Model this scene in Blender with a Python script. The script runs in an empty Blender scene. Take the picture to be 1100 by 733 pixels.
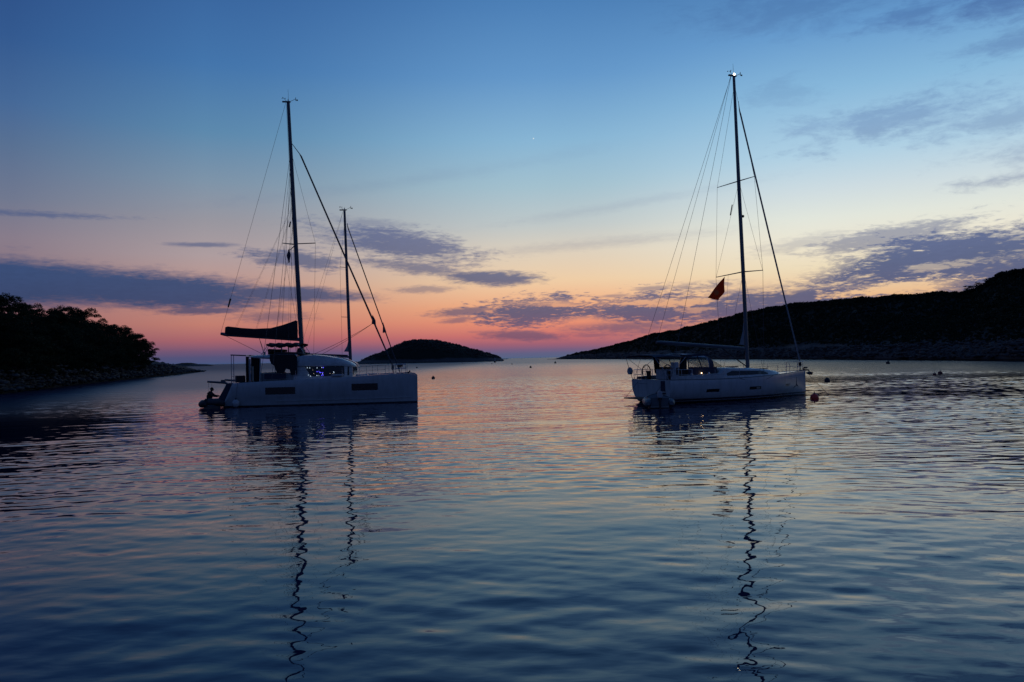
import bpy, bmesh, math, random
import numpy as np
from mathutils import Vector, Matrix
R = math.radians
scene = bpy.context.scene
COL = scene.collection
rng = random.Random(7)

# ------------------------------------------------------------------ camera
EYE = 2.9; FPX = 856.0; ROLL = R(1.15); PITCH = math.atan(18.5/856)
cd = bpy.data.cameras.new('camera'); cam = bpy.data.objects.new('camera', cd); COL.objects.link(cam)
cd.sensor_width = 36.0; cd.lens = 36.0*FPX/1100.0; cd.clip_start = 0.1; cd.clip_end = 60000
cam.matrix_world = Matrix.Translation((0, 0, EYE)) @ Matrix.Rotation(R(90)+PITCH, 4, 'X') @ Matrix.Rotation(-ROLL, 4, 'Z')
scene.camera = cam
scene.view_settings.view_transform = 'Standard'; scene.view_settings.look = 'None'
scene.view_settings.exposure = 0.0; scene.view_settings.gamma = 1.0
scene.view_settings.use_curve_mapping = False

def ray(px, py):
    a = (px-550)/FPX; b = (366.5-py)/FPX
    x = a*math.cos(ROLL)+b*math.sin(ROLL); z = -a*math.sin(ROLL)+b*math.cos(ROLL)
    return Vector((x, math.cos(PITCH)-z*math.sin(PITCH), math.sin(PITCH)+z*math.cos(PITCH)))
def azel(px, py):
    d = ray(px, py).normalized()
    return math.degrees(math.atan2(d.x, d.y)), math.degrees(math.asin(d.z))
def on_water(px, py):
    d = ray(px, py); t = -EYE/d.z
    return Vector((d.x*t, d.y*t, 0))

def lin(c):
    return tuple((v/255/12.92 if v/255 <= .04045 else ((v/255+.055)/1.055)**2.4) for v in c)

# ------------------------------------------------------------------ node helper
class NT:
    def __init__(s, tree): s.t = tree; s.n = tree.nodes; s.l = tree.links
    def new(s, typ, **kw):
        n = s.n.new(typ)
        for k, v in kw.items(): setattr(n, k, v)
        return n
    def put(s, sock, v):
        if isinstance(v, bpy.types.NodeSocket): s.l.new(v, sock)
        else:
            try: sock.default_value = v
            except Exception: sock.default_value = (*v, 1)
    def math(s, op, a, b=None, c=None, clamp=False):
        n = s.new('ShaderNodeMath', operation=op, use_clamp=clamp)
        s.put(n.inputs[0], a)
        if b is not None: s.put(n.inputs[1], b)
        if c is not None: s.put(n.inputs[2], c)
        return n.outputs[0]
    def maprange(s, v, a, b, c=0., d=1., smooth=True):
        n = s.new('ShaderNodeMapRange', interpolation_type='SMOOTHSTEP' if smooth else 'LINEAR')
        s.put(n.inputs[0], v)
        for i, x in enumerate((a, b, c, d)): s.put(n.inputs[i+1], x)
        return n.outputs[0]
    def mix(s, f, a, b, typ='MIX'):
        n = s.new('ShaderNodeMix', data_type='RGBA', blend_type=typ)
        s.put(n.inputs[0], f); s.put(n.inputs[6], a); s.put(n.inputs[7], b)
        return n.outputs[2]
    def ramp(s, f, stops):
        n = s.new('ShaderNodeValToRGB'); e = n.color_ramp.elements
        stops = sorted(stops)
        e[0].position = stops[0][0]; e[0].color = (*stops[0][1], 1)
        e[1].position = stops[-1][0]; e[1].color = (*stops[-1][1], 1)
        for p, c in stops[1:-1]:
            q = e.new(p); q.color = (*c, 1)
        s.put(n.inputs[0], f); return n.outputs[0]
    def noise(s, vec, scale=5., detail=2., rough=.5, dist=0., dims='3D'):
        n = s.new('ShaderNodeTexNoise', noise_dimensions=dims)
        if vec is not None: s.put(n.inputs['Vector'], vec)
        s.put(n.inputs['Scale'], scale); s.put(n.inputs['Detail'], detail)
        s.put(n.inputs['Roughness'], rough); s.put(n.inputs['Distortion'], dist)
        return n.outputs[0]
    def mapping(s, vec, loc=(0,0,0), rot=(0,0,0), scl=(1,1,1), typ='POINT'):
        n = s.new('ShaderNodeMapping', vector_type=typ)
        s.put(n.inputs[0], vec); n.inputs['Location'].default_value = loc
        n.inputs['Rotation'].default_value = rot; n.inputs['Scale'].default_value = scl
        return n.outputs[0]

# ------------------------------------------------------------------ dusk sky (after sunset: no sun disc, the whole sky is the light)
world = bpy.data.worlds.new('World'); scene.world = world; world.use_nodes = True
W = NT(world.node_tree); W.n.clear()
tc = W.new('ShaderNodeTexCoord')
sep = W.new('ShaderNodeSeparateXYZ'); W.l.new(tc.outputs['Generated'], sep.inputs[0])
X, Y, Z = sep.outputs
az = W.math('DEGREES', W.math('ARCTAN2', X, Y))
el = W.math('DEGREES', W.math('ARCSINE', Z))
ELMAX = 90.
def pos(e): return min(1., max(0., (max(e, 0)/ELMAX))**.5)
elf = W.math('POWER', W.math('DIVIDE', W.math('MAXIMUM', el, 0.), ELMAX), .5)
def el_of(y): return math.degrees(math.atan((385-y)/FPX))
def skyramp(items, high):
    st = [(pos(el_of(y)), lin(c)) for y, c in items] + [(pos(e), lin(c)) for e, c in high]
    return W.ramp(elf, st)
rL = skyramp([(385,(58,74,114)),(378,(76,78,116)),(370,(104,80,108)),(358,(138,94,104)),(340,(156,108,112)),(305,(146,118,126)),(265,(137,125,139)),(230,(113,121,144)),(180,(89,113,147)),(140,(70,105,152)),(80,(52,90,144)),(0,(43,77,133))], [(32,(32,62,116)),(42,(26,50,98)),(90,(20,38,76))])
rM = skyramp([(385,(62,84,124)),(378,(84,82,120)),(372,(114,86,116)),(361,(168,100,108)),(345,(194,126,112)),(315,(196,145,130)),(275,(174,157,159)),(240,(152,150,159)),(200,(126,148,169)),(150,(93,137,173)),(80,(68,117,171)),(0,(57,101,158))], [(32,(40,80,140)),(42,(30,64,118)),(90,(22,44,84))])
rC = skyramp([(385,(78,100,132)),(380,(96,96,130)),(376,(120,94,126)),(370,(160,98,116)),(361,(204,114,110)),(348,(230,142,114)),(330,(242,172,128)),(302,(239,205,166)),(272,(222,208,188)),(242,(192,200,200)),(200,(163,193,207)),(150,(136,181,212)),(80,(100,151,201)),(0,(77,128,183))], [(32,(48,96,156)),(42,(34,74,134)),(90,(24,50,94))])
rR = skyramp([(385,(110,98,124)),(372,(178,116,116)),(350,(226,160,124)),(330,(238,190,142)),(300,(237,220,187)),(272,(236,230,211)),(250,(226,230,220)),(222,(206,220,225)),(185,(175,208,228)),(120,(136,184,219)),(60,(103,155,205)),(0,(80,129,182))], [(32,(50,98,156)),(42,(36,76,134)),(90,(24,50,94))])
rB = W.ramp(elf, [(pos(0),lin((42,50,80))),(pos(5),lin((52,66,104))),(pos(14),lin((52,74,120))),(pos(35),lin((38,64,114))),(pos(90),lin((23,44,90)))])
c = W.mix(W.maprange(az, -32., -21., smooth=False), rL, rM)
c = W.mix(W.maprange(az, -21., 3.), c, rC)
c = W.mix(W.maprange(az, 3., 21.), c, rR)
c = W.mix(W.maprange(W.math('ABSOLUTE', W.math('SUBTRACT', az, 6.)), 34., 95.), c, rB)
# clouds: each one a soft patch at its own bearing and height, broken up by noise
cmb = W.new('ShaderNodeCombineXYZ'); W.l.new(az, cmb.inputs[0]); W.l.new(el, cmb.inputs[1])
P = cmb.outputs[0]
n1 = W.noise(W.mapping(P, scl=(.13, .62, 1)), 1., 9., .62, .35)
n2 = W.noise(W.mapping(P, loc=(9,3,0), rot=(0,0,.10), scl=(.5, 2.6, 1)), 1., 8., .66, .5)
n3 = W.noise(W.mapping(P, loc=(4,7,0), rot=(0,0,.06), scl=(1.5, 6.0, 1)), 1., 6., .62, .3)
nz = W.math('ADD', W.math('MULTIPLY', W.math('SUBTRACT', n1, .5), 2.2), W.math('MULTIPLY', W.math('SUBTRACT', n2, .5), 1.5))
nf = W.math('MULTIPLY', W.math('SUBTRACT', n3, .5), 1.6)
nall = W.math('ADD', nz, nf)
n4 = W.noise(W.mapping(P, loc=(2,5,0), rot=(0,0,.15), scl=(.20,.55,1)), 1., 8., .62, .6)
n5 = W.noise(W.mapping(P, loc=(8,1,0), rot=(0,0,.2), scl=(.9,2.6,1)), 1., 7., .66, .4)
nhi = W.math('ADD', W.math('MULTIPLY', W.math('SUBTRACT', n4, .5), 2.6), W.math('MULTIPLY', W.math('SUBTRACT', n5, .5), 1.8))
nsm = W.math('ADD', W.math('MULTIPLY', W.math('SUBTRACT', n1, .5), .9), W.math('MULTIPLY', W.math('SUBTRACT', n3, .5), .8))
dens = None
# px centre, py centre, half width, half height, opacity, raggedness, softness, slope(deg, image: + rises right)
clouds = [
 (-10, 303, 200, 21, .95, .3, .35, -2), (165, 312, 130, 18, .95, .35, .35, -4), (300, 316, 95, 8, .9, .4, .4, -3), (215, 334, 45, 4, .8, .6, .5, 0),
 (50, 231, 75, 3.4, .55, .9, .7, 0), (218, 263, 34, 2.6, .6, .45, .6, 0), (300, 340, 40, 6, .6, .6, .6, -2),
 (320, 279, 60, 9, .75, .9, .5, -6), (430, 264, 95, 18, .84, .85, .6, -9), (400, 240, 50, 6, .4, .8, .8, -5),
 (528, 299, 58, 7.5, .88, .6, .45, -3), (440, 287, 80, 7, .75, .8, .7, -8), (455, 311, 40, 4, .5, .8, .7, 0),
 (590, 334, 80, 14, .92, 1.25, .35, 0), (500, 335, 45, 5, .75, .8, .5, 2), (560, 361, 52, 5.5, .78, .55, .5, -4), (492, 344, 22, 3.5, .6, .7, .6, 4),
 (700, 334, 90, 17, .92, 1.1, .35, 1), (680, 351, 80, 9, .72, .6, .6, 0), (640, 360, 28, 2.5, .5, .5, .6, 0),
 (800, 327, 90, 14, .92, .65, .35, 2), (700, 310, 22, 2.6, .55, .7, .6, 0), (765, 306, 42, 4.5, .6, .9, .6, 3), (660, 318, 22, 2., .5, .5, .6, 0), 
 (1010, 282, 135, 26, .93, .85, .35, 4), (880, 322, 110, 14, .92, .5, .4, 2), (1100, 300, 90, 30, .93, .5, .4, 5), (950, 257, 85, 11, .62, 1.0, .6, 6), (1080, 262, 110, 16, .7, .95, .5, 2), (860, 262, 60, 8, .3, .9, .9, 8),
 (960, 128, 105, 18, .5, 1.0, .9, 6), (1080, 128, 70, 13, .42, 1., .9, 2), (868, 138, 40, 12, .42, 1.0, .9, -8), (1075, 194, 46, 8, .5, .9, .9, 0), (1200, 160, 110, 22, .4, .9, .9, 0), (830, 100, 40, 14, .22, 1.1, .9, 0),
 (850, 12, 120, 22, .34, .9, .9, -4), (1080, 0, 90, 18, .72, .8, .9, 0), (980, 14, 60, 12, .55, .9, .9, 6), (1090, 48, 50, 12, .5, .9, .9, 0),
 (470, 190, 260, 8, .12, .6, 1., 7), (640, 262, 160, 7, .22, .6, 1., 2), (660, 222, 190, 6, .14, .6, 1., 6),
 (1350, 250, 200, 40, .7, .6, .5, 0), (-300, 290, 200, 30, .7, .5, .5, 0),
]
for (px, py, hw, hh, op, k, soft, sl) in clouds:
    a0, e0 = azel(px, py); s_ = 180/math.pi/FPX
    m = W.mapping(P, loc=(a0, e0, 0), rot=(0, 0, R(sl+ 1.1)), scl=(hw*s_*1.25, hh*s_*1.35, 1), typ='TEXTURE')
    ln = W.new('ShaderNodeVectorMath', operation='LENGTH'); W.l.new(m, ln.inputs[0])
    v = W.math('SUBTRACT', W.math('MULTIPLY_ADD', nhi if py < 205 else nall, k*.85, 1.), ln.outputs['Value'])
    d = W.maprange(v, -.05 + .05*soft, .25+soft*.85, 0., min(.97, op*1.04))
    dens = d if dens is None else W.math('MAXIMUM', dens, d)
# pale breaks inside the banks
def hole(px, py, hw, hh, sl, amt):
    global dens
    a0, e0 = azel(px, py); s_ = 180/math.pi/FPX
    m = W.mapping(P, loc=(a0, e0, 0), rot=(0, 0, R(sl+1.1)), scl=(hw*s_*1.25, hh*s_*1.35, 1), typ='TEXTURE')
    ln = W.new('ShaderNodeVectorMath', operation='LENGTH'); W.l.new(m, ln.inputs[0])
    v = W.math('SUBTRACT', W.math('MULTIPLY_ADD', nall, 1.9, 1.), ln.outputs['Value'])
    dens = W.math('MULTIPLY', dens, W.maprange(v, -.1, .8, 1., 1.-amt))
for h in [(975, 308, 52, 6, 2, .95), (1040, 282, 50, 3, 3, .4), (632, 345, 32, 4.5, -3, .9), (722, 325, 60, 3.5, -2, .8), (600, 327, 40, 3.5, -2, .75), (845, 292, 55, 9, 3, .95), (790, 345, 30, 3, 0, .3), (745, 333, 24, 2.5, 0, .5)]: hole(*h)
texv = W.maprange(nsm, -.45, .45, .88, 1.14, smooth=False)
cc = W.ramp(W.math('DIVIDE', W.math('MAXIMUM', el, 0.), 30.), [(0, lin((98,80,114))), (.05, lin((112,86,112))), (.11, lin((98,94,121))), (.2, lin((97,103,134))), (.34, lin((108,117,155))), (.5, lin((116,140,180))), (.75, lin((66,100,152)))])
cc = W.mix(1., cc, W.ramp(W.maprange(az, -34., 26., smooth=False), [(0, (.28,.50,.72)), (.22, (.35,.57,.78)), (.32,(.52,.68,.82)), (.42, (.74,.79,.86)), (.62, (.98,.98,1.)), (1, (.76,.90,1.03))]), 'MULTIPLY')
sc_ = W.new('ShaderNodeVectorMath', operation='SCALE'); W.l.new(cc, sc_.inputs[0]); W.l.new(texv, sc_.inputs['Scale'])
back = W.maprange(W.math('ABSOLUTE', W.math('SUBTRACT', az, 0.)), 60., 40., 0., 1.)
c = W.mix(W.math('MULTIPLY', dens, back), c, sc_.outputs[0])
# one evening planet
pd = ray(573, 149).normalized()
dp = W.new('ShaderNodeVectorMath', operation='DOT_PRODUCT'); W.l.new(tc.outputs['Generated'], dp.inputs[0]); dp.inputs[1].default_value = pd
c = W.mix(W.math('GREATER_THAN', dp.outputs['Value'], math.cos(.00062)), c, (1, 1, .95, 1))
bg = W.new('ShaderNodeBackground'); W.l.new(c, bg.inputs[0]); bg.inputs[1].default_value = 1.
wo = W.new('ShaderNodeOutputWorld'); W.l.new(bg.outputs[0], wo.inputs[0])
world.cycles.sampling_method = 'MANUAL'; world.cycles.sample_map_resolution = 512

# ------------------------------------------------------------------ materials
def mat(name, color, rough=.5, metal=0., var=.12, scale=3., bump=0., bscale=20., spec=None, emis=None, estr=0.):
    m = bpy.data.materials.new(name); m.use_nodes = True
    t = NT(m.node_tree); b = m.node_tree.nodes['Principled BSDF']
    tcn = t.new('ShaderNodeTexCoord')
    n = t.noise(tcn.outputs['Object'], scale, 4., .6)
    cdk = tuple(max(0, v*(1-var)) for v in color); clt = tuple(min(1, v*(1+var)) for v in color)
    t.put(b.inputs['Base Color'], t.mix(t.maprange(n, .3, .7), (*cdk, 1), (*clt, 1)))
    t.put(b.inputs['Roughness'], t.maprange(n, .3, .7, max(.02, rough*.85), min(1, rough*1.15)))
    b.inputs['Metallic'].default_value = metal
    if spec is not None: b.inputs['Specular IOR Level'].default_value = spec
    if bump:
        bn = t.new('ShaderNodeBump'); bn.inputs['Distance'].default_value = bump
        t.put(bn.inputs['Height'], t.noise(tcn.outputs['Object'], bscale, 5., .6)); t.l.new(bn.outputs[0], b.inputs['Normal'])
    if emis: b.inputs['Emission Color'].default_value = (*emis, 1); b.inputs['Emission Strength'].default_value = estr
    return m
def hull_mat(name, bands, top=(.62,.63,.62)):
    """gelcoat with waterline stripes; bands: list of (z_from, colour), below first = antifouling"""
    m = bpy.data.materials.new(name); m.use_nodes = True
    t = NT(m.node_tree); b = m.node_tree.nodes['Principled BSDF']
    tcn = t.new('ShaderNodeTexCoord'); s = t.new('ShaderNodeSeparateXYZ'); t.l.new(tcn.outputs['Object'], s.inputs[0])
    cur = (*bands[0][1], 1)
    for z, col in bands[1:]:
        cur = t.mix(t.math('GREATER_THAN', s.outputs[2], z), cur, (*col, 1))
    n = t.noise(t.mapping(tcn.outputs['Object'], scl=(3, 3, .6)), 1.2, 6., .65)
    cur = t.mix(t.maprange(n, .35, .75, .0, .34), cur, (.22, .22, .19, 1))
    t.put(b.inputs['Base Color'], cur); b.inputs['Roughness'].default_value = .22
    return m
M = {}
M['cat_hull'] = hull_mat('cat_gelcoat', [(-9,(.02,.025,.04)), (.10,(.47,.48,.48))])
M['mono_hull'] = hull_mat('mono_gelcoat', [(-9,(.015,.02,.035)), (.10,(.45,.47,.47)), (.155,(.02,.03,.06)), (.26,(.54,.56,.56))])
M['small_hull'] = hull_mat('small_gelcoat', [(-9,(.02,.025,.04)), (.10,(.6,.6,.6))])
M['white'] = mat('white_gelcoat', (.5,.51,.5), .25)
M['deck'] = mat('grey_nonskid', (.45,.46,.45), .7, bump=.002, bscale=60)
M['alu'] = mat('anodised_aluminium', (.16,.165,.18), .5, .4)
M['darkalu'] = mat('dark_mast_paint', (.10,.11,.13), .4, .3)
M['steel'] = mat('stainless_steel', (.45,.46,.48), .25, .9)
M['wire'] = mat('rigging_wire', (.10,.10,.11), .5, .5)
M['rope'] = mat('dark_rope', (.06,.055,.05), .9)
M['canvas'] = mat('black_canvas', (.018,.018,.022), .9, bump=.01, bscale=9)
M['navy'] = mat('navy_canvas', (.03,.04,.07), .85, bump=.008, bscale=9)
M['grey_canvas'] = mat('grey_canvas', (.38,.40,.42), .7, bump=.006, bscale=9)
M['sail'] = mat('pale_sailcloth', (.30,.30,.31), .8)
M['darksail'] = mat('uv_strip_sailcloth', (.05,.055,.075), .8)
M['glass'] = mat('dark_window', (.012,.013,.016), .06)
M['black'] = mat('black_plastic', (.015,.015,.017), .5)
M['rubber'] = mat('grey_inflatable', (.13,.14,.155), .55)
M['red'] = mat('red_buoy', (.95,.06,.03), .4)
M['darkred'] = mat('weathered_red_buoy', (.16,.03,.03), .6)
M['darkbuoy'] = mat('dark_buoy', (.04,.035,.035), .7)
M['yellowish'] = mat('yellow_buoy', (.25,.18,.05), .6)
M['dark_rubber'] = mat('dark_inflatable', (.045,.047,.055), .6)
M['cloth'] = mat('dark_clothes', (.012,.012,.016), .9, bump=.01)
M['skin'] = mat('skin', (.28,.16,.11), .6)
M['hair'] = mat('dark_hair', (.012,.01,.009), .8)
M['teak'] = mat('teak', (.16,.10,.06), .7)
M['towel'] = mat('pale_towel', (.42,.36,.28), .95)
M['light_w'] = mat('anchor_lamp', (1,1,1), emis=(1,.86,.62), estr=40.)
M['light_c'] = mat('cockpit_lamp', (1,.8,.5), emis=(1,.62,.3), estr=14.)
M['led_w'] = mat('white_led', (1,1,1), emis=(.62,.8,1.), estr=1.3)
M['led_b'] = mat('blue_led', (.2,.2,1), emis=(.10,.08,1.), estr=1.6)
M['led_warm'] = mat('warm_bulb', (1,.9,.7), emis=(1.,.8,.55), estr=.6)
# flag cloth lets the glow behind it through
m = mat('red_flag', (.75,.07,.03), .8); b = m.node_tree.nodes['Principled BSDF']; t = NT(m.node_tree)
tcn = t.new('ShaderNodeTexCoord')
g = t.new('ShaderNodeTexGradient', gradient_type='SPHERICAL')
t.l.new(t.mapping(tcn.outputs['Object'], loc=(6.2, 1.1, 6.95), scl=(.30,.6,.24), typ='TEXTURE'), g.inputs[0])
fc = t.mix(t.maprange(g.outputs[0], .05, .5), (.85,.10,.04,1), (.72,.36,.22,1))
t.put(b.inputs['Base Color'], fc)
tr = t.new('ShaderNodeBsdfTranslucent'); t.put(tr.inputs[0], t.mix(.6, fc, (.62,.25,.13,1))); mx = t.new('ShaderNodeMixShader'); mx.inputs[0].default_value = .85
t.l.new(b.outputs[0], mx.inputs[1]); t.l.new(tr.outputs[0], mx.inputs[2]); t.l.new(mx.outputs[0], m.node_tree.nodes['Material Output'].inputs[0])
M['flag'] = m
# clear vinyl
m = bpy.data.materials.new('clear_vinyl'); m.use_nodes = True; t = NT(m.node_tree); t.n.clear()
tp = t.new('ShaderNodeBsdfTransparent'); tp.inputs[0].default_value = (.72,.72,.70,1)
gl = t.new('ShaderNodeBsdfGlossy'); gl.inputs['Roughness'].default_value = .08
mx = t.new('ShaderNodeMixShader'); mx.inputs[0].default_value = .07; o = t.new('ShaderNodeOutputMaterial')
t.l.new(tp.outputs[0], mx.inputs[1]); t.l.new(gl.outputs[0], mx.inputs[2]); t.l.new(mx.outputs[0], o.inputs[0])
M['vinyl'] = m
def leaf_mat(name, a, b_):
    m = bpy.data.materials.new(name); m.use_nodes = True; t = NT(m.node_tree); b = m.node_tree.nodes['Principled BSDF']
    tcn = t.new('ShaderNodeTexCoord'); n = t.noise(tcn.outputs['Object'], .9, 4., .7)
    t.put(b.inputs['Base Color'], t.mix(t.maprange(n, .35, .65), (*a, 1), (*b_, 1))); b.inputs['Roughness'].default_value = .8
    b.inputs['Specular IOR Level'].default_value = .1
    return m
M['pine'] = leaf_mat('pine_needles', (.022,.032,.016), (.045,.06,.028))
M['iscrub'] = leaf_mat('hazed_island_scrub', (.06,.055,.05), (.12,.10,.09))  # paler than the maquis: the islet's distance haze is mixed into this leaf colour
M['scrub'] = leaf_mat('maquis_leaves', (.020,.030,.016), (.045,.055,.028))
M['bark'] = mat('pine_bark', (.10,.07,.05), .9, var=.4, bump=.02)
def land_mat(name, zrock, zfade, nscale, rock=(.155,.135,.122)):
    m = bpy.data.materials.new(name); m.use_nodes = True; t = NT(m.node_tree); b = m.node_tree.nodes['Principled BSDF']
    g_ = t.new('ShaderNodeNewGeometry'); s = t.new('ShaderNodeSeparateXYZ'); t.l.new(g_.outputs['Position'], s.inputs[0])
    n = t.noise(g_.outputs['Position'], nscale, 6., .62)
    n2_ = t.noise(t.mapping(g_.outputs['Position'], rot=(.15,.1,0), scl=(.5,.5,3.2)), nscale*4, 7., .7)
    n4_ = t.noise(g_.outputs['Position'], nscale*14, 5., .7)
    zz = t.math('ADD', s.outputs[2], t.math('MULTIPLY', t.math('SUBTRACT', n, .5), zfade*3.2))
    rk = t.mix(t.maprange(n2_, .34, .66), tuple(v*.55 for v in rock)+(1,), (*rock, 1))
    rk = t.mix(t.maprange(n4_, .42, .62), tuple(v*.68 for v in rock)+(1,), rk)
    rk = t.mix(t.maprange(s.outputs[2], .25, .7), (.025,.024,.022,1), rk)      # wet, weedy tide line
    gr = t.mix(t.maprange(n2_, .35, .65), (.018,.022,.014,1), (.026,.029,.019,1))
    t.put(b.inputs['Base Color'], t.mix(t.maprange(zz, zrock-zfade*.5, zrock+zfade*.5), rk, gr))
    b.inputs['Roughness'].default_value = .95; b.inputs['Specular IOR Level'].default_value = .15
    bn = t.new('ShaderNodeBump'); bn.inputs['Distance'].default_value = .5; t.put(bn.inputs['Height'], n2_); t.l.new(bn.outputs[0], b.inputs['Normal'])
    return m
M['land'] = land_mat('headland_rock_and_scrub', 6.2, 3.0, .05)
M['landL'] = land_mat('point_rock', 4.4, 1.2, .12, (.15,.14,.13))
M['isle'] = land_mat('island_rock_and_scrub', 3.5, 2.5, .03)

# ------------------------------------------------------------------ mesh helpers
def tag(o, label=None, cat=None, group=None, kind=None):
    if label: o['label'] = label
    if cat: o['category'] = cat
    if group: o['group'] = group
    if kind: o['kind'] = kind
    return o
def empty(name, loc=(0,0,0), rz=0., label=None, cat=None, group=None):
    o = bpy.data.objects.new(name, None); COL.objects.link(o); o.location = loc; o.rotation_euler = (0, 0, rz)
    o.empty_display_size = .3
    return tag(o, label, cat, group)
class MB:
    def __init__(s): s.v = []; s.f = []
    def add(s, vs, fs):
        k = len(s.v); s.v += [tuple(v) for v in vs]; s.f += [tuple(i+k for i in f) for f in fs]; return s
    def box(s, c, d, rot=None):
        vs = [Vector((x*d[0]/2, y*d[1]/2, z*d[2]/2)) for x in (-1,1) for y in (-1,1) for z in (-1,1)]
        if rot is not None: vs = [rot @ v for v in vs]
        vs = [v+Vector(c) for v in vs]
        return s.add(vs, [(0,1,3,2),(4,6,7,5),(0,4,5,1),(2,3,7,6),(0,2,6,4),(1,5,7,3)])
    def tube(s, pts, r, n=8, asp=1.):
        pts = [Vector(p) for p in pts]; rs = r if isinstance(r, (list, tuple)) else [r]*len(pts)
        rings = []
        for i, p in enumerate(pts):
            d = (pts[min(i+1, len(pts)-1)]-pts[max(i-1, 0)]).normalized()
            up = Vector((0,1,0)) if abs(d.y) < .9 else Vector((1,0,0))
            a = d.cross(up).normalized(); b = a.cross(d).normalized()
            rings.append([p + a*math.cos(2*math.pi*k/n)*rs[i] + b*math.sin(2*math.pi*k/n)*rs[i]*asp for k in range(n)])
        return s.loft(rings)
    def loft(s, rings, caps=True, closed=True):
        n = len(rings[0]); vs = [v for r_ in rings for v in r_]; fs = []
        for i in range(len(rings)-1):
            for k in range(n if closed else n-1):
                a = i*n+k; b = i*n+(k+1) % n
                fs.append((a, b, b+n, a+n))
        if caps: fs.append(tuple(range(n-1, -1, -1))); fs.append(tuple((len(rings)-1)*n+k for k in range(n)))
        return s.add(vs, fs)
    def prism(s, poly, y0, y1):
        n = len(poly); vs = [(x, y0, z) for x, z in poly]+[(x, y1, z) for x, z in poly]
        fs = [tuple(range(n)), tuple(range(2*n-1, n-1, -1))]+[(k, (k+1) % n, (k+1) % n+n, k+n) for k in range(n)]
        return s.add(vs, fs)
    def ball(s, c, r, n=14, m=9, wob=0., seed=0):
        if not isinstance(r, (tuple, list)): r = (r, r, r)
        q = random.Random(seed); rings = []
        for i in range(1, m):
            th = math.pi*i/m
            rings.append([Vector((c[0]+r[0]*math.sin(th)*math.cos(2*math.pi*k/n), c[1]+r[1]*math.sin(th)*math.sin(2*math.pi*k/n), c[2]+r[2]*math.cos(th)))*1 for k in range(n)])
        k0 = len(s.v); s.loft(rings, caps=False)
        top = (c[0], c[1], c[2]+r[2]); bot = (c[0], c[1], c[2]-r[2])
        kt = len(s.v); s.v += [top, bot]
        for k in range(n):
            s.f.append((kt, k0+k, k0+(k+1) % n)); b0 = k0+(m-2)*n
            s.f.append((kt+1, b0+(k+1) % n, b0+k))
        return s
    def torus(s, c, R_, r, ax='x', n=28, m=8, a0=0, a1=360):
        pts = []
        full = (a1-a0) >= 360
        N = n+1
        for i in range(N):
            a = R(a0+(a1-a0)*i/n); u, v = R_*math.cos(a), R_*math.sin(a)
            pts.append({'x':(c[0],c[1]+u,c[2]+v),'y':(c[0]+u,c[1],c[2]+v),'z':(c[0]+u,c[1]+v,c[2])}[ax])
        return s.tube(pts, r, m)
    def build(s, name, m, parent=None, smooth=False, bevel=0., sub=0):
        me = bpy.data.meshes.new(name); me.from_pydata(s.v, [], s.f)
        bm = bmesh.new(); bm.from_mesh(me); bmesh.ops.recalc_face_normals(bm, faces=bm.faces); bm.to_mesh(me); bm.free()
        me.materials.append(m)
        if smooth:
            me.polygons.foreach_set('use_smooth', [True]*len(me.polygons))
            me.set_sharp_from_angle(angle=R(40))
        o = bpy.data.objects.new(name, me); COL.objects.link(o)
        if parent: o.parent = parent
        if bevel:
            bv = o.modifiers.new('bevel', 'BEVEL'); bv.width = bevel; bv.segments = 2; bv.limit_method = 'ANGLE'
        if sub:
            sb = o.modifiers.new('sub', 'SUBSURF'); sb.levels = sub; sb.render_levels = sub
        return o
def copy_tree(o, parent=None):
    c_ = o.copy(); COL.objects.link(c_)
    if parent: c_.parent = parent
    for ch in [q for q in bpy.data.objects if q.parent == o]: copy_tree(ch, c_)
    return c_
def big_mesh(name, verts, faces_tri, m):
    me = bpy.data.meshes.new(name); nv = len(verts); nf_ = len(faces_tri); k = faces_tri.shape[1]
    me.vertices.add(nv); me.vertices.foreach_set('co', verts.astype(np.float32).ravel())
    me.loops.add(nf_*k); me.loops.foreach_set('vertex_index', faces_tri.astype(np.int32).ravel())
    me.polygons.add(nf_); me.polygons.foreach_set('loop_start', np.arange(0, nf_*k, k, dtype=np.int32))
    me.polygons.foreach_set('loop_total', np.full(nf_, k, dtype=np.int32))
    me.update(calc_edges=True); me.materials.append(m)
    return me
def interp(x, tab):
    return float(np.interp(x, [a for a, b in tab], [b for a, b in tab]))

# ------------------------------------------------------------------ sea
m = bpy.data.materials.new('dusk_sea_water'); m.use_nodes = True; t = NT(m.node_tree); b = m.node_tree.nodes['Principled BSDF']
g_ = t.new('ShaderNodeNewGeometry'); PW = g_.outputs['Position']
b.inputs['Base Color'].default_value = (.002, .012, .050, 1); b.inputs['IOR'].default_value = 1.333
s_ = t.new('ShaderNodeSeparateXYZ'); t.l.new(PW, s_.inputs[0])
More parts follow.
